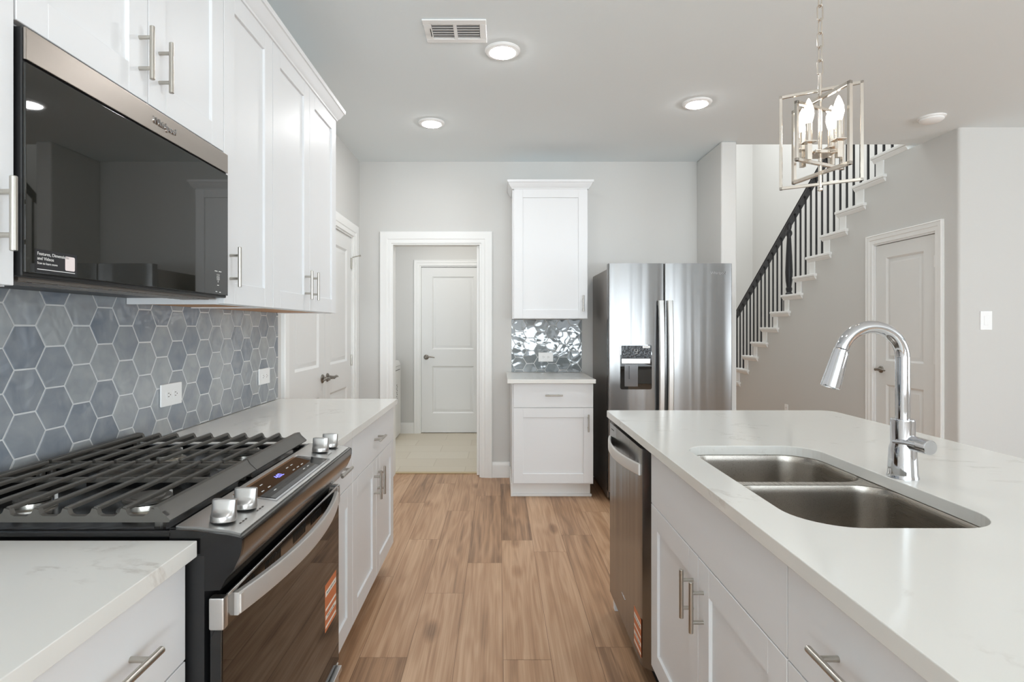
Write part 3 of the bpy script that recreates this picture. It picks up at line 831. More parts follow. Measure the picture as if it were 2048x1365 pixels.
b2 = bowl(SKX0 - 0.004, SKX1 + 0.003, SKY0 - 0.004, BY - 0.014, [0.075, 0.075, 0.115, 0.10], 0.19).build('bowl', M['steel_s'], sink, 50)
fl = curve_plate('rim', [[(p[0] - SX0, p[1] - SY0) for p in rrect(SKX0 - 0.028, SKX1 + 0.028, SKY0 - 0.028, SKY1 + 0.028, 0.11)],
                        [(p[0] - SX0, p[1] - SY0) for p in rrect(SKX0 - 0.004, SKX1 + 0.003, BY + 0.014, SKY1 + 0.004, [0.1, 0.085, 0.075, 0.075])],
                        [(p[0] - SX0, p[1] - SY0) for p in rrect(SKX0 - 0.004, SKX1 + 0.003, SKY0 - 0.004, BY - 0.014, [0.075, 0.075, 0.115, 0.10])]],
                 0.8805 - SZ0, 0.8832 - SZ0, M['steel_s'], sink)
for yy, dz in ((1.66, 0.17), (1.27, 0.19)):
    MB().lathe([(0.056, 0.0), (0.056, 0.003), (0.048, 0.004), (0.044, 0.001), (0.02, 0.0005)], (0.807 - SX0, yy - SY0, 0.8815 - SZ0 - dz), (0, 0, 1), 24).build('drain', M['nickel'], sink)

# ------------------------------------------------------------------ faucet
fc = thing('faucet', 'tall chrome gooseneck faucet with pull-down spray head by the sink', 'faucet', (1.051, 1.443, 0.914))
fb = MB(); fb.lathe([(0.036, 0.0), (0.036, 0.003), (0.034, 0.012), (0.031, 0.075), (0.0275, 0.088), (0.0275, 0.149), (0.026, 0.152), (0.0175, 0.1522)], (0, 0, 0), (0, 0, 1), 32); fb.build('body', M['chrome'], fc)
r_ = 0.081; zc = 0.3095
pts = [(0, 0, 0.150), (0, 0, 0.22), (0, 0, zc - 0.02)]
for i in range(0, 23):
    a = math.radians(163 * i / 22)
    pts.append((-r_ + r_ * math.cos(a), 0, zc + r_ * math.sin(a)))
MB().tube(pts, 0.0165, 20).build('spout', M['chrome'], fc, 50)
a = math.radians(163)
p0 = Vector(pts[-1]); tdir = Vector((-math.sin(a), 0, math.cos(a)))
sp = MB(); sp.lathe([(0.0165, 0.001), (0.0185, 0.003), (0.0185, 0.012), (0.0195, 0.016), (0.0235, 0.101), (0.0225, 0.104), (0.019, 0.1045), (0.018, 0.099)], p0, tdir, 28); sp.build('spray_head', M['chrome'], fc, 40)
hv = MB(); hv.cyl((0.006, 0.0, 0.0945), (0.012, -0.078, 0.0925), 0.0185, seg=28, bev=0.0015)
hv.tube([(-0.034, -0.012, 0.096), (-0.02, -0.03, 0.0962), (0.0, -0.055, 0.0945)], [0.005, 0.0055, 0.006], 12)
hv.build('lever_handle', M['chrome'], fc, 40)

# ------------------------------------------------------------------ range (faces +X); local x = Y - RYO, local y = -(X - RXO)
RXO, RYO = -0.543, 1.0205
RW = 0.764
rg = thing('gas_range', 'slide-in black and stainless gas range with cast iron grates', 'range', (RXO, RYO, 0), PI / 2)
def ly(X): return -(X - RXO)
MB().box(0.004, RW - 0.004, 0.0, ly(-1.165), 0.05, 0.884).box(0.02, RW - 0.02, 0.03, 0.6, 0.0, 0.05).build('body', M['plastic'], rg)
# cooktop tray
ct = MB(); ct.box(0.002, RW - 0.002, ly(-0.60), ly(-1.192), 0.9152, 0.921, 0.002)
ct.box(0.0, 0.022, ly(-0.60), ly(-1.192), 0.9155, 0.930, 0.004, 2); ct.box(RW - 0.022, RW, ly(-0.60), ly(-1.192), 0.9155, 0.930, 0.004, 2)
ct.box(0.0, RW, ly(-1.150), ly(-1.192), 0.9155, 0.950, 0.004, 2)
ct.box(0.005, RW - 0.005, ly(-0.595), ly(-0.612), 0.880, 0.932, 0.003)
ct.box(0.012, RW - 0.012, 0.06, ly(-1.16), 0.8845, 0.9155)
ct.build('cooktop', M['black'], rg)
# console
cons = [(ly(-0.605), 0.931), (ly(-0.56), 0.929), (ly(-0.50), 0.922), (ly(-0.474), 0.9165), (ly(-0.4714), 0.912), (ly(-0.472), 0.898), (ly(-0.4755), 0.8825), (ly(-0.487), 0.858), (ly(-0.503), 0.838), (ly(-0.512), 0.820), (ly(-0.541), 0.818), (ly(-0.541), 0.8835), (ly(-0.605), 0.8835)]
MB().prism(cons, 0, 0.0085, RW - 0.0085).build('console_front', M['gun'], rg, 40)
for e_ in (0.0, RW - 0.008): MB().prism(cons, 0, e_, e_ + 0.008).build('console_end_cap', M['black'], rg, 40)
pan = [(ly(-0.600), 0.9315), (ly(-0.600), 0.934), (ly(-0.56), 0.9325), (ly(-0.50), 0.9255), (ly(-0.4795), 0.9205), (ly(-0.4795), 0.918)]
MB().prism(pan, 0, 0.012, RW - 0.012).build('control_panel', M['steel_h'], rg, 30)
def panz(X): return 0.9325 + (X + 0.56) * (0.9255 - 0.9325) / 0.06
dpX0, dpX1 = -0.5745, -0.492
dsp = MB()
for (a, b, c, d, hh) in ((1.215 - RYO, 1.60 - RYO, dpX0 - 0.008, dpX1 + 0.006, 0.0012),):
    dsp.rings([[(a, ly(c), panz(c) + dz), (b, ly(c), panz(c) + dz), (b, ly(d), panz(d) + dz), (a, ly(d), panz(d) + dz)] for dz in (-0.002, hh)])
dsp.build('display_bezel', M['chrome'], rg)
ds = MB(); a, b = 1.225 - RYO, 1.592 - RYO
ds.rings([[(a, ly(dpX0), panz(dpX0) + dz), (b, ly(dpX0), panz(dpX0) + dz), (b, ly(dpX1), panz(dpX1) + dz), (a, ly(dpX1), panz(dpX1) + dz)] for dz in (0.0005, 0.002)])
dsp = ds.build('display', M['bglass'], rg)
# display legends and clock
tilt = math.atan2(0.007, 0.06)
def flat_text(name, body, size, m, parent, X, Y):
    cu = bpy.data.curves.new(name, 'FONT'); cu.body = body; cu.size = size; cu.align_x = 'CENTER'; cu.align_y = 'CENTER'; cu.extrude = 0.0002
    t = bpy.data.objects.new('tmp', cu); C.objects.link(t); bpy.context.view_layer.update()
    me = bpy.data.meshes.new_from_object(t.evaluated_get(bpy.context.evaluated_depsgraph_get()))
    bpy.data.objects.remove(t); bpy.data.curves.remove(cu)
    me.transform(Matrix.Translation((Y - RYO, ly(X), panz(X) + 0.0023)) @ Matrix.Rotation(tilt, 4, 'X'))
    me.materials.clear(); me.materials.append(m)
    o = bpy.data.objects.new(name, me); C.objects.link(o); o.parent = parent
flat_text('clock_digits', '4:02', 0.022, M['digit'], dsp, -0.548, 1.385)
ic_ = MB()
for (X, Y) in ((-0.556, 1.27), (-0.556, 1.30), (-0.535, 1.26), (-0.535, 1.295), (-0.515, 1.28), (-0.556, 1.46), (-0.556, 1.49), (-0.535, 1.45), (-0.535, 1.48), (-0.535, 1.51), (-0.515, 1.47), (-0.515, 1.50)):
    ic_.box(Y - RYO - 0.006, Y - RYO + 0.006, ly(X) - 0.0012, ly(X) + 0.0012, panz(X) + 0.0018, panz(X) + 0.0026)
ic_.build('touch_legends', M['icon'], dsp)
# knobs
def knob_mesh():
    mb = MB(); N = 32; rings = []
    def ring(rx, ry, p, z):
        out = []
        for i in range(N):
            a = 2 * PI * i / N; c, s = math.cos(a), math.sin(a)
            out.append((rx * math.copysign(abs(c) ** p, c), ry * math.copysign(abs(s) ** p, s), z))
        return out
    for rx, ry, p, z in ((0.0225, 0.0225, 1, 0.0), (0.024, 0.024, 1, 0.002), (0.024, 0.024, 1, 0.010), (0.0235, 0.0215, 0.95, 0.0125), (0.0232, 0.0135, 0.8, 0.017), (0.0230, 0.0095, 0.62, 0.024), (0.0232, 0.0078, 0.5, 0.036), (0.0228, 0.0072, 0.5, 0.040), (0.021, 0.0055, 0.5, 0.0415)):
        rings.append(ring(rx, ry, p, z))
    mb.rings(rings)
    return mb
km = None
for (X, Y) in ((-0.531, 1.072), (-0.525, 1.150), (-0.535, 1.667), (-0.527, 1.735)):
    if km is None:
        o = knob_mesh().build('knob', M['steel_h'], rg, 40); km = o
    else:
        o = km.copy(); C.objects.link(o); o.parent = rg
    o.location = (Y - RYO, ly(X), panz(X) + 0.001); o.rotation_euler = (tilt, 0, PI / 2)
mk = MB()
for (X, Y) in ((-0.499, 1.085), (-0.498, 1.16), (-0.503, 1.655), (-0.503, 1.722)):
    for q in (-0.012, 0.0, 0.012): mk.box(Y - RYO + q - 0.003, Y - RYO + q + 0.003, ly(X) - 0.0015, ly(X) + 0.0015, panz(X) + 0.0002, panz(X) + 0.0006)
mk.build('knob_marks', M['ink'], rg)
# oven door
DF = -0.511
od = MB().box(0.006, RW - 0.006, ly(-0.535), ly(DF), 0.238, 0.80, 0.004, 2).build('oven_door', M['bglass'], rg)
tr = MB()
tr.box(0.0045, 0.024, ly(-0.5365), ly(DF + 0.0035), 0.742, 0.803, 0.004, 2); tr.box(RW - 0.024, RW - 0.0045, ly(-0.5365), ly(DF + 0.0035), 0.742, 0.803, 0.004, 2)
tr.box(0.024, RW - 0.024, ly(-0.513), ly(DF + 0.003), 0.797, 0.803, 0.001)
tr.build('door_trim', M['steel_h'], od)
vt = MB().box(0.024, RW - 0.024, ly(-0.513), ly(DF + 0.0012), 0.742, 0.7965).build('vent_band', M['gun'], od)
for (c, n_) in ((0.12, 5), (0.235, 11), (0.40, 11), (0.53, 11), (0.655, 5)):
    sl = MB()
    for i in range(n_):
        x = c + (i - (n_ - 1) / 2) * 0.0082
        sl.box(x - 0.0022, x + 0.0022, ly(DF), ly(DF + 0.0016), 0.765, 0.789)
    sl.build('vent_slots', M['dark'], vt)
def bowbar(L0, L1, yend, ymid, z0, z1, t, n=28, pw=2.0):
    mb = MB(); rings = []
    for i in range(n + 1):
        s = i / n; x = L0 + (L1 - L0) * s
        y = yend + (ymid - yend) * (1 - abs(2 * s - 1) ** pw)
        b = 0.004
        rings.append([(x, y, z0 + b), (x, y + b * .6, z0), (x, y + t, z0), (x, y + t, z1), (x, y + b * .6, z1), (x, y, z1 - b)])
    mb.rings(rings); return mb
hb = bowbar(0.05, RW - 0.05, ly(-0.500), ly(-0.463), 0.748, 0.792, 0.012)
for x in (0.052, RW - 0.052 - 0.016): hb.box(x, x + 0.016, ly(-0.497), ly(-0.5115), 0.752, 0.788)
hb.build('door_handle', M['satin'], od, 40)
sk = MB().box(RW - (1.745 - RYO) * 0 - RW + (1.635 - RYO), 1.745 - RYO, ly(DF) - 0.0006, ly(DF), 0.402, 0.541)
sk = sk.build('sticker', M['orange'], od); sk['label'] = 'orange and white striped sticker'
ln = MB(); sx0, sx1 = 1.635 - RYO, 1.745 - RYO
for z0, z1 in ((0.505, 0.521), (0.463, 0.470), (0.437, 0.449), (0.412, 0.419)): ln.box(sx0 + 0.004, sx1 - 0.003, ly(DF) - 0.0009, ly(DF) - 0.0006, z0, z1)
ln.build('sticker_bands', M['paper'], sk)
text('sticker_lettering', 'Remove before use', 0.0105, M['ink'], sk, ((sx0 + sx1) / 2, ly(DF) - 0.001, 0.513), 0.0001)
text('sticker_lettering', 'Retirer avant usage', 0.009, M['ink'], sk, ((sx0 + sx1) / 2, ly(DF) - 0.001, 0.443), 0.0001)
dw_ = MB().box(0.006, RW - 0.006, ly(-0.535), ly(DF), 0.06, 0.231, 0.004, 2).build('storage_drawer', M['steel_h'], rg)
MB().box(0.02, RW - 0.02, ly(-0.535), ly(DF + 0.014), 0.213, 0.2305, 0.003, 2).build('drawer_lip', M['steel_h'], dw_)
# burners
def burner(X, Y, r):
    x, y = Y - RYO, ly(X)
    b = MB(); b.lathe([(r * 1.25, 0.0), (r * 1.22, 0.004), (r * 0.95, 0.006), (r * 0.92, 0.016), (r * 0.6, 0.017)], (x, y, 0.9205), (0, 0, 1), 32); o = b.build('burner', M['nickel'], rg)
    MB().lathe([(r * 0.85, 0.0), (r, 0.002), (r, 0.007), (r * 0.92, 0.010), (r * 0.7, 0.0095), (r * 0.66, 0.011), (r * 0.3, 0.011)], (x, y, 0.9376), (0, 0, 1), 32).build('burner_cap', M['iron'], o)
    MB().cyl((x + r * 1.05, y - 0.02, 0.9205), (x + r * 1.05, y - 0.02, 0.945), 0.0035, seg=10).build('igniter', M['white'], o)
for X, Y, r in ((-0.742, 1.175, 0.046), (-0.985, 1.175, 0.034), (-0.735, 1.61, 0.038), (-0.965, 1.61, 0.042)): burner(X, Y, r)
gp = MB()
gp.rings([[(p[0], p[1], z) for p in rrect(1.345 - RYO, 1.475 - RYO, ly(-0.72), ly(-1.03), 0.062)] for z in (0.9205, 0.930)])
ob = gp.build('center_burner', M['black'], rg, 30)
MB().rings([[(p[0], p[1], z) for p in rrect(1.362 - RYO + i, 1.458 - RYO - i, ly(-0.74) + i, ly(-1.01) - i, 0.045 - i)] for z, i in ((0.9302, 0.0), (0.938, 0.0), (0.942, 0.006))]).build('burner_cap', M['iron'], ob, 40)
# grates: two halves, bars run along local x
bars = [-0.645 - 0.0545 * i for i in range(10)]
def grate(x0, x1):
    g = MB(); zt, zb_ = 0.968, 0.940
    for q, X in enumerate(bars):
        y = ly(X)
        sec = [(-0.0040, zt - 0.0085), (-0.0044, zt - 0.003), (-0.0026, zt), (0.0026, zt), (0.0044, zt - 0.003), (0.0040, zt - 0.0085)]
        g.rings([[(x, y + s[0], s[1]) for s in sec] for x in (x0 + 0.004, x1 - 0.004)])
    # wide concave front rail
    fr = [(ly(-0.6145), zb_), (ly(-0.6115), zb_ + 0.004), (ly(-0.619), zb_ + 0.011), (ly(-0.628), zb_ + 0.019), (ly(-0.634), zt + 0.001), (ly(-0.642), zt + 0.001), (ly(-0.643), zt - 0.004), (ly(-0.630), zb_)]
    g.prism(fr, 0, x0 + 0.0008, x1 - 0.0008)
    g.box(x0, x1, ly(-1.142), ly(-1.154), zb_, zt)
    # scalloped end frame and cross bars: profile across y
    def scallop(xa, xb, low, base):
        ys = []; poly = []
        n = len(bars)
        poly.append((ly(-0.614), base))
        poly += [(ly(-0.6120), 0.945), (ly(-0.619), 0.951), (ly(-0.628), 0.959), (ly(-0.634), zt + 0.0005)]
        for q, X in enumerate(bars):
            y = ly(X)
            if q > 0:
                ym = y - 0.0545
                poly += [(ym + 0.0075, zt - 0.010), (ym + 0.011, low + 0.004), (ym + 0.017, low)]
                poly += [(y - 0.014, low), (y - 0.008, low + 0.003)]
            poly += [(y - 0.0042, zt - 0.004), (y + 0.0042, zt - 0.002)]
        poly += [(ly(-1.150), zt - 0.002), (ly(-1.154), base)]
        g.prism(poly, 0, xa, xb)
    end_near = x0 < 0.1
    if end_near: scallop(x0, x0 + 0.011, 0.9515, zb_)
    else: scallop(x1 - 0.011, x1, 0.9515, zb_)
    xm = x0 + 0.225 if end_near else x1 - 0.225
    for xc in ((x1 - 0.016) if end_near else (x0 + 0.005), xm):
        g.box(xc, xc + 0.011, ly(-0.63), ly(-1.15), 0.950, 0.9615, 0.002)
    for xf in (x0 + 0.008, x1 - 0.024):
        for X in (-0.632, -1.135): g.box(xf, xf + 0.016, ly(X), ly(X - 0.016), 0.9215, 0.945, 0.003)
    return g
grate(0.014, RW / 2 - 0.001).build('grate', M['iron'], rg, 40)
grate(RW / 2 + 0.001, RW - 0.014).build('grate', M['iron'], rg, 40)

# ------------------------------------------------------------------ microwave (faces +X)
MX = -0.868
mw = thing('microwave', 'black glass and stainless over-the-range microwave under the short cabinet', 'microwave', (MX, 1.0175, 0), PI / 2)
MW_ = 0.765
MB().box(0.0, MW_, 0.0065, MX - WX - 0.012, 1.398, 1.8575, 0.002).build('body', M['plastic'], mw)
MB().box(0.001, MW_ - 0.001, 0.0, 0.006, 1.797, 1.857, 0.002, 2).build('top_band', M['steel_m'], mw)
mdoor = MB().box(0.001, MW_ - 0.001, 0.0, 0.006, 1.405, 1.792, 0.002, 2).build('door', M['mwglass'], mw)
gr = MB()
gr.box(0.02, MW_ - 0.02, 0.03, 0.13, 1.392, 1.3985)
for i in range(22): gr.box(0.03 + i * 0.032, 0.05 + i * 0.032, 0.04, 0.12, 1.390, 1.3925)
gr.build('vent_grille', M['steel_side'], mw)
text('logo', 'Whirlpool', 0.024, M['chrome'], mw, (0.425, -0.0006, 1.826), 0.002)
cx = 0.700
for dx, z, w_ in ((-0.012, 1.477, 0.016), (0.012, 1.477, 0.016), (0.0, 1.434, 0.010), (-0.010, 1.414, 0.009), (0.012, 1.413, 0.009)):
    MB().box(cx + dx - w_ / 2, cx + dx + w_ / 2, -0.0006, 0.001, z - 0.0012, z + 0.0012).build('touch_legend', M['icon'], mdoor)
for i, s in enumerate(('1 2 3', '4 5 6', '7 8 9', '0')):
    text('keypad_digits', s, 0.0085, M['icon'], mdoor, (cx, -0.0005, 1.4655 - i * 0.0068), 0.0002)
stk = MB().box(0.022, 0.125, -0.0006, 0.0, 1.408, 1.452).build('sticker', mat('black_sticker', (34, 34, 37), 0.35), mdoor); stk['label'] = 'black information sticker with white lettering'
text('sticker_lettering', 'Features, Dimensions', 0.0088, M['icon'], stk, (0.026, -0.0007, 1.4435), 0.0002, 'LEFT')
text('sticker_lettering', 'and Videos', 0.0088, M['icon'], stk, (0.026, -0.0007, 1.4345), 0.0002, 'LEFT')
text('sticker_lettering', 'Scan to learn more', 0.0062, M['icon'], stk, (0.026, -0.0007, 1.4255), 0.0002, 'LEFT')
MB().box(0.026, 0.119, -0.0008, -0.0006, 1.4133, 1.4147).build('sticker_rule', M['icon'], stk)
def plate_xz(x0, x1, z0, z1, y0, y1, r):
    return MB().rings([[(p[0], y, p[1]) for p in rrect(x0, x1, z0, z1, r, 4)] for y in (y0, y1)])
plate_xz(0.0935, 0.1185, 1.4175, 1.446, -0.0009, -0.0006, 0.003).build('sticker_patch', mat('pink_white_paper', (238, 226, 224), 0.5), stk)

# ------------------------------------------------------------------ refrigerator (faces -Y)
FRY = 4.08
fr = thing('refrigerator', 'stainless side by side refrigerator with water dispenser', 'refrigerator', (0.809, FRY, 0))
FW = 0.911
MB().box(0.006, FW - 0.006, 0.075, 4.80 - FRY, 0.025, 1.742, 0.006, 2).box(0.03, FW - 0.03, 0.1, 0.68, 0.0, 0.025).build('case', M['steel_side'], fr)
MB().box(0.02, FW - 0.02, 0.05, 0.075, 0.02, 0.085).build('base_grille', M['plastic'], fr)
def fdoor(x0, x1, z0, z1, bow=0.007, th=0.062):
    pts = []; n = 14; w = x1 - x0; r = 0.012
    front = []
    for i in range(n + 1):
        s = i / n; x = x0 + r * 0.6 + (w - r * 1.2) * s
        front.append((x, -bow * (1 - (2 * s - 1) ** 2) + (0.004 if i in (0, n) else 0)))
    poly = [(x0, th), (x0, r)] + front + [(x1, r), (x1, th)]
    mb = MB(); mb.prism(poly, 2, z0, z1); return mb
split = 0.4115
fd1 = fdoor(0.0, split - 0.003, 0.09, 1.774).build('freezer_door', M['steel_v'], fr, 40)
fd2 = fdoor(split + 0.003, FW, 0.09, 1.774).build('fridge_door', M['steel_v'], fr, 40)
def vhandle(x0, x1, par):
    mb = MB(); rings = []
    for i in range(25):
        s = i / 24; z = 0.50 + (1.50 - 0.50) * s
        y = -0.035 - 0.028 * (1 - (2 * s - 1) ** 2)
        b = 0.006
        rings.append([(x0, y + 0.012, z), (x0, y + b, z), (x0 + b, y, z), (x1 - b, y, z), (x1, y + b, z), (x1, y + 0.012, z)])
    mb.rings(rings)
    for z in (0.505, 1.465): mb.box(x0 + 0.006, x1 - 0.006, -0.03, -0.004, z, z + 0.03)
    return mb.build('door_handle', M['steel_h'], par, 40)
vhandle(split - 0.053, split - 0.012, fd1); vhandle(split + 0.012, split + 0.053, fd2)
text('logo', 'Whirlpool', 0.028, M['chrome'], fd2, (0.805, -0.0055, 1.702), 0.0015)
# dispenser
dX0, dX1, dZ0, dZ1 = 0.085, 0.315, 0.848, 1.175
plate_xz(dX0, dX1, dZ0, dZ1, -0.0125, -0.006, 0.014).build('dispenser_surround', M['bglass'], fd1)
pn = plate_xz(dX0 + 0.006, dX1 - 0.006, 1.076, 1.170, -0.0145, -0.0120, 0.008).build('dispenser_panel', mat('film_covered_panel', (52, 54, 58), 0.12), fd1)
add_bump(bpy.data.materials['film_covered_panel'], 60, 0.6, 0.01)
plate_xz(dX1 - 0.068, dX1 - 0.014, 1.152, 1.168, -0.0152, -0.0143, 0.002).build('white_label', M['white'], pn)
text('label_lettering', 'EveryDrop', 0.008, M['ink'], pn, (dX1 - 0.041, -0.0153, 1.160), 0.0001)
ico = MB()
for (x, z, w_, h_) in ((-0.011, 1.134, 0.0025, 0.016), (0.011, 1.134, 0.0025, 0.016), (0.0, 1.124, 0.010, 0.0025), (0.0, 1.111, 0.02, 0.002)): ico.box(0.2 + x - w_ / 2, 0.2 + x + w_ / 2, -0.0150, -0.0143, z - h_ / 2, z + h_ / 2)
ico.build('panel_icon', M['icon'], pn)
MB().box(dX0 + 0.006, dX1 - 0.014, -0.022, -0.0125, 1.037, 1.075, 0.003, 2).build('dispenser_band', M['steel_h'], fd1)
pd = MB(); pd.box(0.115, 0.212, -0.0138, -0.0125, 0.87, 1.030); pd.rings([[(x0, y, z) for x0, z in ((0.148, 1.02), (0.212, 1.02), (0.205, 0.935), (0.150, 0.925))] for y in (-0.014, -0.024)])
pd.build('dispenser_paddle', mat('clear_grey_plastic', (110, 110, 112), 0.12), fd1)

# ------------------------------------------------------------------ dishwasher (faces -X)
DWX = 0.506
dw = thing('dishwasher', 'stainless dishwasher in the end of the island', 'dishwasher', (DWX, 2.535, 0), -PI / 2)
DWW = 2.535 - 1.929
MB().box(0.003, DWW - 0.003, 0.045, 0.60, 0.10, 0.872).build('tub', M['plastic'], dw)
MB().box(0.003, DWW - 0.003, 0.075, 0.60, 0.0, 0.10).build('toe_kick', M['dark'], dw)
dd = MB(); poly = [(0, 0.044), (0, 0.014), (0.004, 0.006), (0.014, 0.0), (DWW - 0.05, 0.0), (DWW - 0.034, 0.003), (DWW - 0.012, 0.022), (DWW - 0.004, 0.036), (DWW - 0.004, 0.044)]
dd.prism(poly, 2, 0.104, 0.872); dd = dd.build('door', M['steel_v'], dw, 30)
h_ = bowbar(0.02, DWW - 0.055, -0.006, -0.044, 0.774, 0.814, 0.010)
for x in (0.022, DWW - 0.055 - 0.02): h_.box(x, x + 0.016, -0.002, 0.002, 0.778, 0.81)
h_.build('door_handle', M['satin'], dd, 40)
MB().box(0.05, 0.10, -0.0005, 0.001, 0.848, 0.851).build('vent_slot', M['dark'], dd)
text('logo', 'Whirlpool', 0.014, M['chrome'], dd, (2.535 - 2.25, -0.0003, 0.212), 0.0006)
sx0, sx1 = 2.535 - 2.070, 2.535 - 1.967
sk = MB().box(sx0, sx1, -0.0006, 0.0, 0.13, 0.266).build('sticker', M['orange'], dd); sk['label'] = 'orange and white striped sticker'
ln = MB()
for z0, z1 in ((0.228, 0.246), (0.197, 0.204), (0.166, 0.180), (0.138, 0.146)): ln.box(sx0 + 0.003, sx1 - 0.003, -0.0009, -0.0006, z0, z1)
ln.build('sticker_bands', M['paper'], sk)
text('sticker_lettering', 'Remove before use', 0.0105, M['ink'], sk, ((sx0 + sx1) / 2, -0.001, 0.237), 0.0001)
text('sticker_lettering', 'Retirer avant usage', 0.009, M['ink'], sk, ((sx0 + sx1) / 2, -0.001, 0.173), 0.0001)

# ------------------------------------------------------------------ washer in the laundry (faces +X)
ws = thing('washing_machine', 'white top-load washing machine in the laundry', 'washer', (-1.18, 6.02, 0), PI / 2)
MB().box(0, 0.68, 0.0, 0.68, 0.03, 0.845, 0.008, 2).box(0.02, 0.66, 0.02, 0.66, 0.005, 0.03).build('body', M['appl'], ws)
mb = MB(); mb.prism([(0.002, 0.85), (0.012, 0.885), (0.03, 0.905), (0.67, 0.915), (0.67, 0.85)], 0, 0.0, 0.68); mb.build('lid', M['appl'], ws)
MB().box(0.30, 0.62, -0.001, 0.004, 0.80, 0.806).build('panel_gap', M['dark'], ws)
mk = MB()
for i in range(9): mk.box(0.40 + (i % 2) * 0.02, 0.44 + (i % 2) * 0.02, -0.0012, 0.001, 0.45 + i * 0.022, 0.46 + i * 0.022)
mk.build('energy_label', M['ink'], ws)

# ------------------------------------------------------------------ electrics
def outlet(label, loc, rz, horiz=True, w=0.128, h=0.080):
    t = thing('wall_outlet', label, 'outlet', loc, rz, None)
    W_, H_ = (w, h) if horiz else (h, w)
    MB().box(-W_ / 2, W_ / 2, -0.007, 0, -H_ / 2, H_ / 2, 0.0025, 2).build('cover_plate', M['white'], t)
    for s in (-1, 1):
        mb = MB(); sl = MB()
        cx_, cz_ = (s * 0.021, 0) if horiz else (0, s * 0.021)
        mb.rings([[(p[0], y, p[1]) for p in rrect(cx_ - 0.016, cx_ + 0.016, cz_ - 0.014, cz_ + 0.014, 0.008, 4)] for y in (-0.0068, -0.0085)])
        for q in (-0.006, 0.006):
            if horiz: sl.box(cx_ - 0.002 - 0.004, cx_ + 0.004 - 0.002, -0.0088, -0.0083, cz_ + q - 0.0012, cz_ + q + 0.0012)
            else: sl.box(cx_ + q - 0.0012, cx_ + q + 0.0012, -0.0088, -0.0083, cz_ - 0.002, cz_ + 0.006)
        if horiz: sl.box(cx_ + 0.006, cx_ + 0.010, -0.0088, -0.0083, cz_ - 0.002, cz_ + 0.002)
        else: sl.box(cx_ - 0.002, cx_ + 0.002, -0.0088, -0.0083, cz_ - 0.010, cz_ - 0.006)
        sock = mb.build('socket', M['white'], t); sl.build('slots', M['ink'], sock)
    return t
outlet('white outlet on the tile backsplash closest to the range', (WX + 0.0118, 2.022, 1.060), PI / 2)
outlet('white outlet near the far end of the long tile backsplash', (WX + 0.0118, 2.825, 1.055), PI / 2)
outlet('white outlet on the small glossy nook backsplash', (0.409, WY - 0.012, 1.046), 0)
outlet('small white outlet low on the grey wall under the stairs', (SX, 6.38, 0.36), -PI / 2, False, 0.115, 0.072)
sw = thing('light_switch', 'white rocker light switch on the far right wall', 'light switch', (3.505, RY, 1.352))
MB().box(-0.042, 0.042, -0.007, 0, -0.068, 0.068, 0.0025, 2).build('cover_plate', M['white'], sw)
MB().box(-0.017, 0.017, -0.0095, -0.006, -0.034, 0.034, 0.002).build('rocker', M['white'], sw)
# recessed lights
def downlight(label, x, y):
    t = thing('recessed_light', label, 'ceiling light', (x, y, CZ), 0, None)
    MB().lathe([(0.066, -0.012), (0.068, -0.014), (0.086, -0.010), (0.092, -0.003), (0.092, 0.0)], (0, 0, 0), (0, 0, 1), 40, False).build('trim_ring', M['white'], t)
    MB().lathe([(0.066, -0.011), (0.060, -0.017), (0.03, -0.021), (0.0005, -0.022)], (0, 0, 0), (0, 0, 1), 32, False).build('diffuser', M['glow'], t)
downlight('glowing recessed ceiling light closest to the air vent', 0.021, 2.885)
downlight('glowing recessed ceiling light above the laundry doorway', -0.47, 3.90)
downlight('glowing recessed ceiling light in front of the refrigerator', 1.272, 3.557)
# vent
vn = thing('air_vent', 'white rectangular air vent in the ceiling', 'vent', (-0.208, 2.688, CZ))
vf = MB(); A, B = 0.15, 0.103
def ring_plate(mb, ox, oy, holes):
    pass
vf.box(-A, A, -B, -0.066, -0.008, -0.001, 0.002); vf.box(-A, A, 0.066, B, -0.008, -0.001, 0.002)
vf.box(-A, -0.112, -0.066, 0.066, -0.008, -0.001, 0.002); vf.box(0.118, A, -0.066, 0.066, -0.008, -0.001, 0.002); vf.box(-0.008, 0.008, -0.066, 0.066, -0.008, -0.001)
vf.build('frame', M['white'], vn)
MB().box(-0.118, 0.118, -0.07, 0.07, -0.0012, -0.0005).build('backing', mat('grey_vent_backing', (150, 150, 150), 0.6), vn)
for (a_, b_) in ((-0.110, -0.009), (0.009, 0.116)):
    for i in range(6):
        y = -0.056 + i * 0.0225
        MB().rings([[(x, y - 0.009, -0.0075), (x, y + 0.007, -0.0025), (x, y + 0.007, -0.0018), (x, y - 0.009, -0.0065)] for x in (a_, b_)]).build('slat', M['white'], vn)
MB().box(-0.1195, -0.117, -0.03, 0.035, -0.014, -0.007).build('lever', M['dark'], vn)
# smoke detector
sd = thing('smoke_detector', 'round white smoke detector on the ceiling near the stairs', 'smoke detector', (2.965, 3.80, CZ))
MB().lathe([(0.078, 0.0), (0.078, -0.010), (0.070, -0.012), (0.070, -0.022), (0.055, -0.034), (0.02, -0.038), (0.0005, -0.038)], (0, 0, 0), (0, 0, 1), 36, False).build('cover', M['white'], sd)
MB().lathe([(0.082, 0.0), (0.082, -0.006), (0.06, -0.0065)], (0, 0, 0), (0, 0, 1), 36, False).build('base', M['white'], sd)

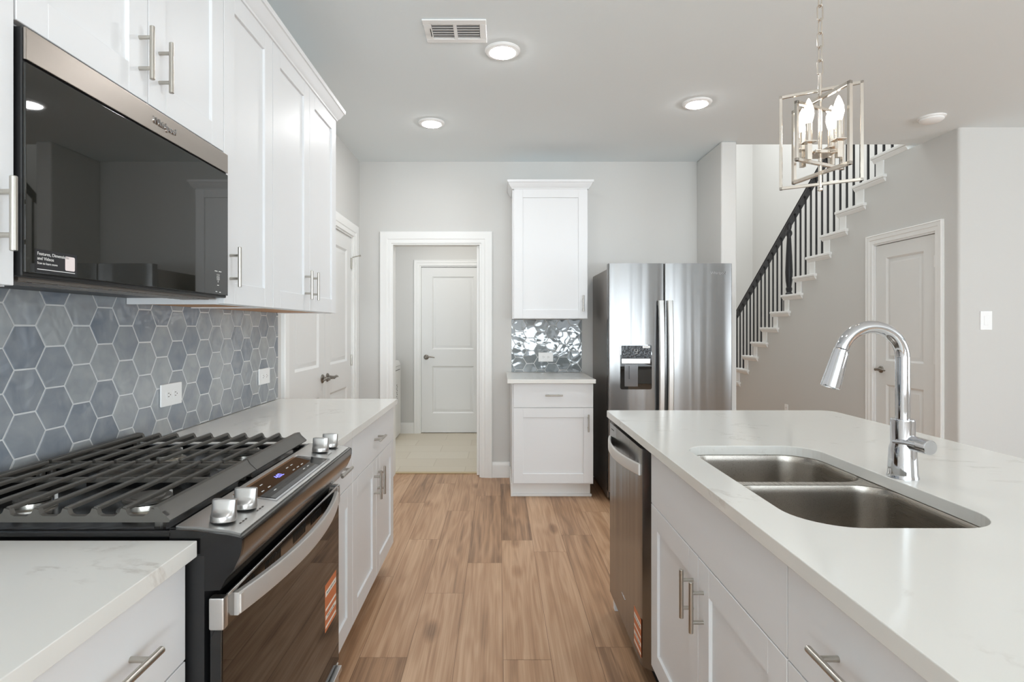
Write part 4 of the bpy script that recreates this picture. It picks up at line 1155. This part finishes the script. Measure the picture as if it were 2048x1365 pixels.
# ------------------------------------------------------------------ pendant over the island
PX, PY = 1.014, 1.75
pz = CAMH
pt = thing('pendant_light', 'polished nickel lantern pendant of nested square frames over the island', 'pendant light', (PX, PY, 0))
def rframe(ang, hw, z0, z1, b):
    mb = MB(); a = math.radians(ang)
    mb.box(-hw, hw, -b / 2, b / 2, z0, z0 + b, 0.0008); mb.box(-hw, hw, -b / 2, b / 2, z1 - b, z1, 0.0008)
    mb.box(-hw, -hw + b, -b / 2, b / 2, z0, z1, 0.0008); mb.box(hw - b, hw, -b / 2, b / 2, z0, z1, 0.0008)
    return mb.build('square_frame', M['pn'], pt, xf=Matrix.Rotation(a, 4, 'Z'))
M['pn'] = mat('polished_nickel', (222, 214, 204), 0.12, 1.0)
rframe(-32, 0.115, pz + 0.447, pz + 0.752, 0.009)
rframe(-79, 0.121, pz + 0.480, pz + 0.728, 0.011)
rframe(26, 0.116, pz + 0.510, pz + 0.695, 0.010)
MB().cyl((0, 0, pz + 0.437), (0, 0, pz + 0.80), 0.0055, seg=14).lathe([(0.001, -0.004), (0.008, 0), (0.008, 0.006), (0.004, 0.010)], (0, 0, pz + 0.432), (0, 0, 1), 14).build('stem', M['pn'], pt)
cr_ = MB().box(-0.032, 0.032, -0.032, 0.032, pz + 0.540, pz + 0.552, 0.002)
for q in range(4):
    a = math.radians(28 + 90 * q); dx, dy = math.cos(a), math.sin(a)
    cr_.tube([(dx * 0.02, dy * 0.02, pz + 0.545), (dx * 0.058, dy * 0.058, pz + 0.545)], 0.005, 8)
cr_.build('arm_cross', M['pn'], pt)
for q in range(4):
    a = math.radians(28 + 90 * q); dx, dy = 0.058 * math.cos(a), 0.058 * math.sin(a)
    mb = MB().box(dx - 0.007, dx + 0.007, dy - 0.007, dy + 0.007, pz + 0.520, pz + 0.572); mb.box(dx - 0.017, dx + 0.017, dy - 0.017, dy + 0.017, pz + 0.572, pz + 0.577, 0.001)
    mb.cyl((dx, dy, pz + 0.577), (dx, dy, pz + 0.632), 0.0105, seg=14)
    ho = mb.build('candle_holder', M['pn'], pt)
    MB().lathe([(0.008, 0.0), (0.012, 0.012), (0.0155, 0.028), (0.0145, 0.044), (0.009, 0.062), (0.003, 0.076), (0.0005, 0.079)], (dx, dy, pz + 0.632), (0, 0, 1), 16).build('candle_bulb', M['bulb'], ho)
ch = MB()
z = pz + 0.80; q = 0
while z < CZ - 0.06:
    L_, R_ = 0.016, 0.0085
    pts = []
    for i in range(16):
        a = 2 * PI * i / 16
        u, v = R_ * math.cos(a), (L_ if math.sin(a) > 0 else -L_) + R_ * math.sin(a)
        pts.append(((u, 0, z + v + 0.02) if q % 2 == 0 else (0, u, z + v + 0.02)))
    pts.append(pts[0])
    ch.tube(pts, 0.0021, 8, False)
    z += 0.043; q += 1
ch.build('chain', M['pn'], pt)
MB().lathe([(0.012, -0.055), (0.02, -0.03), (0.055, -0.022), (0.062, -0.002), (0.062, 0.0)], (0, 0, CZ), (0, 0, 1), 32, True).build('canopy', M['pn'], pt)
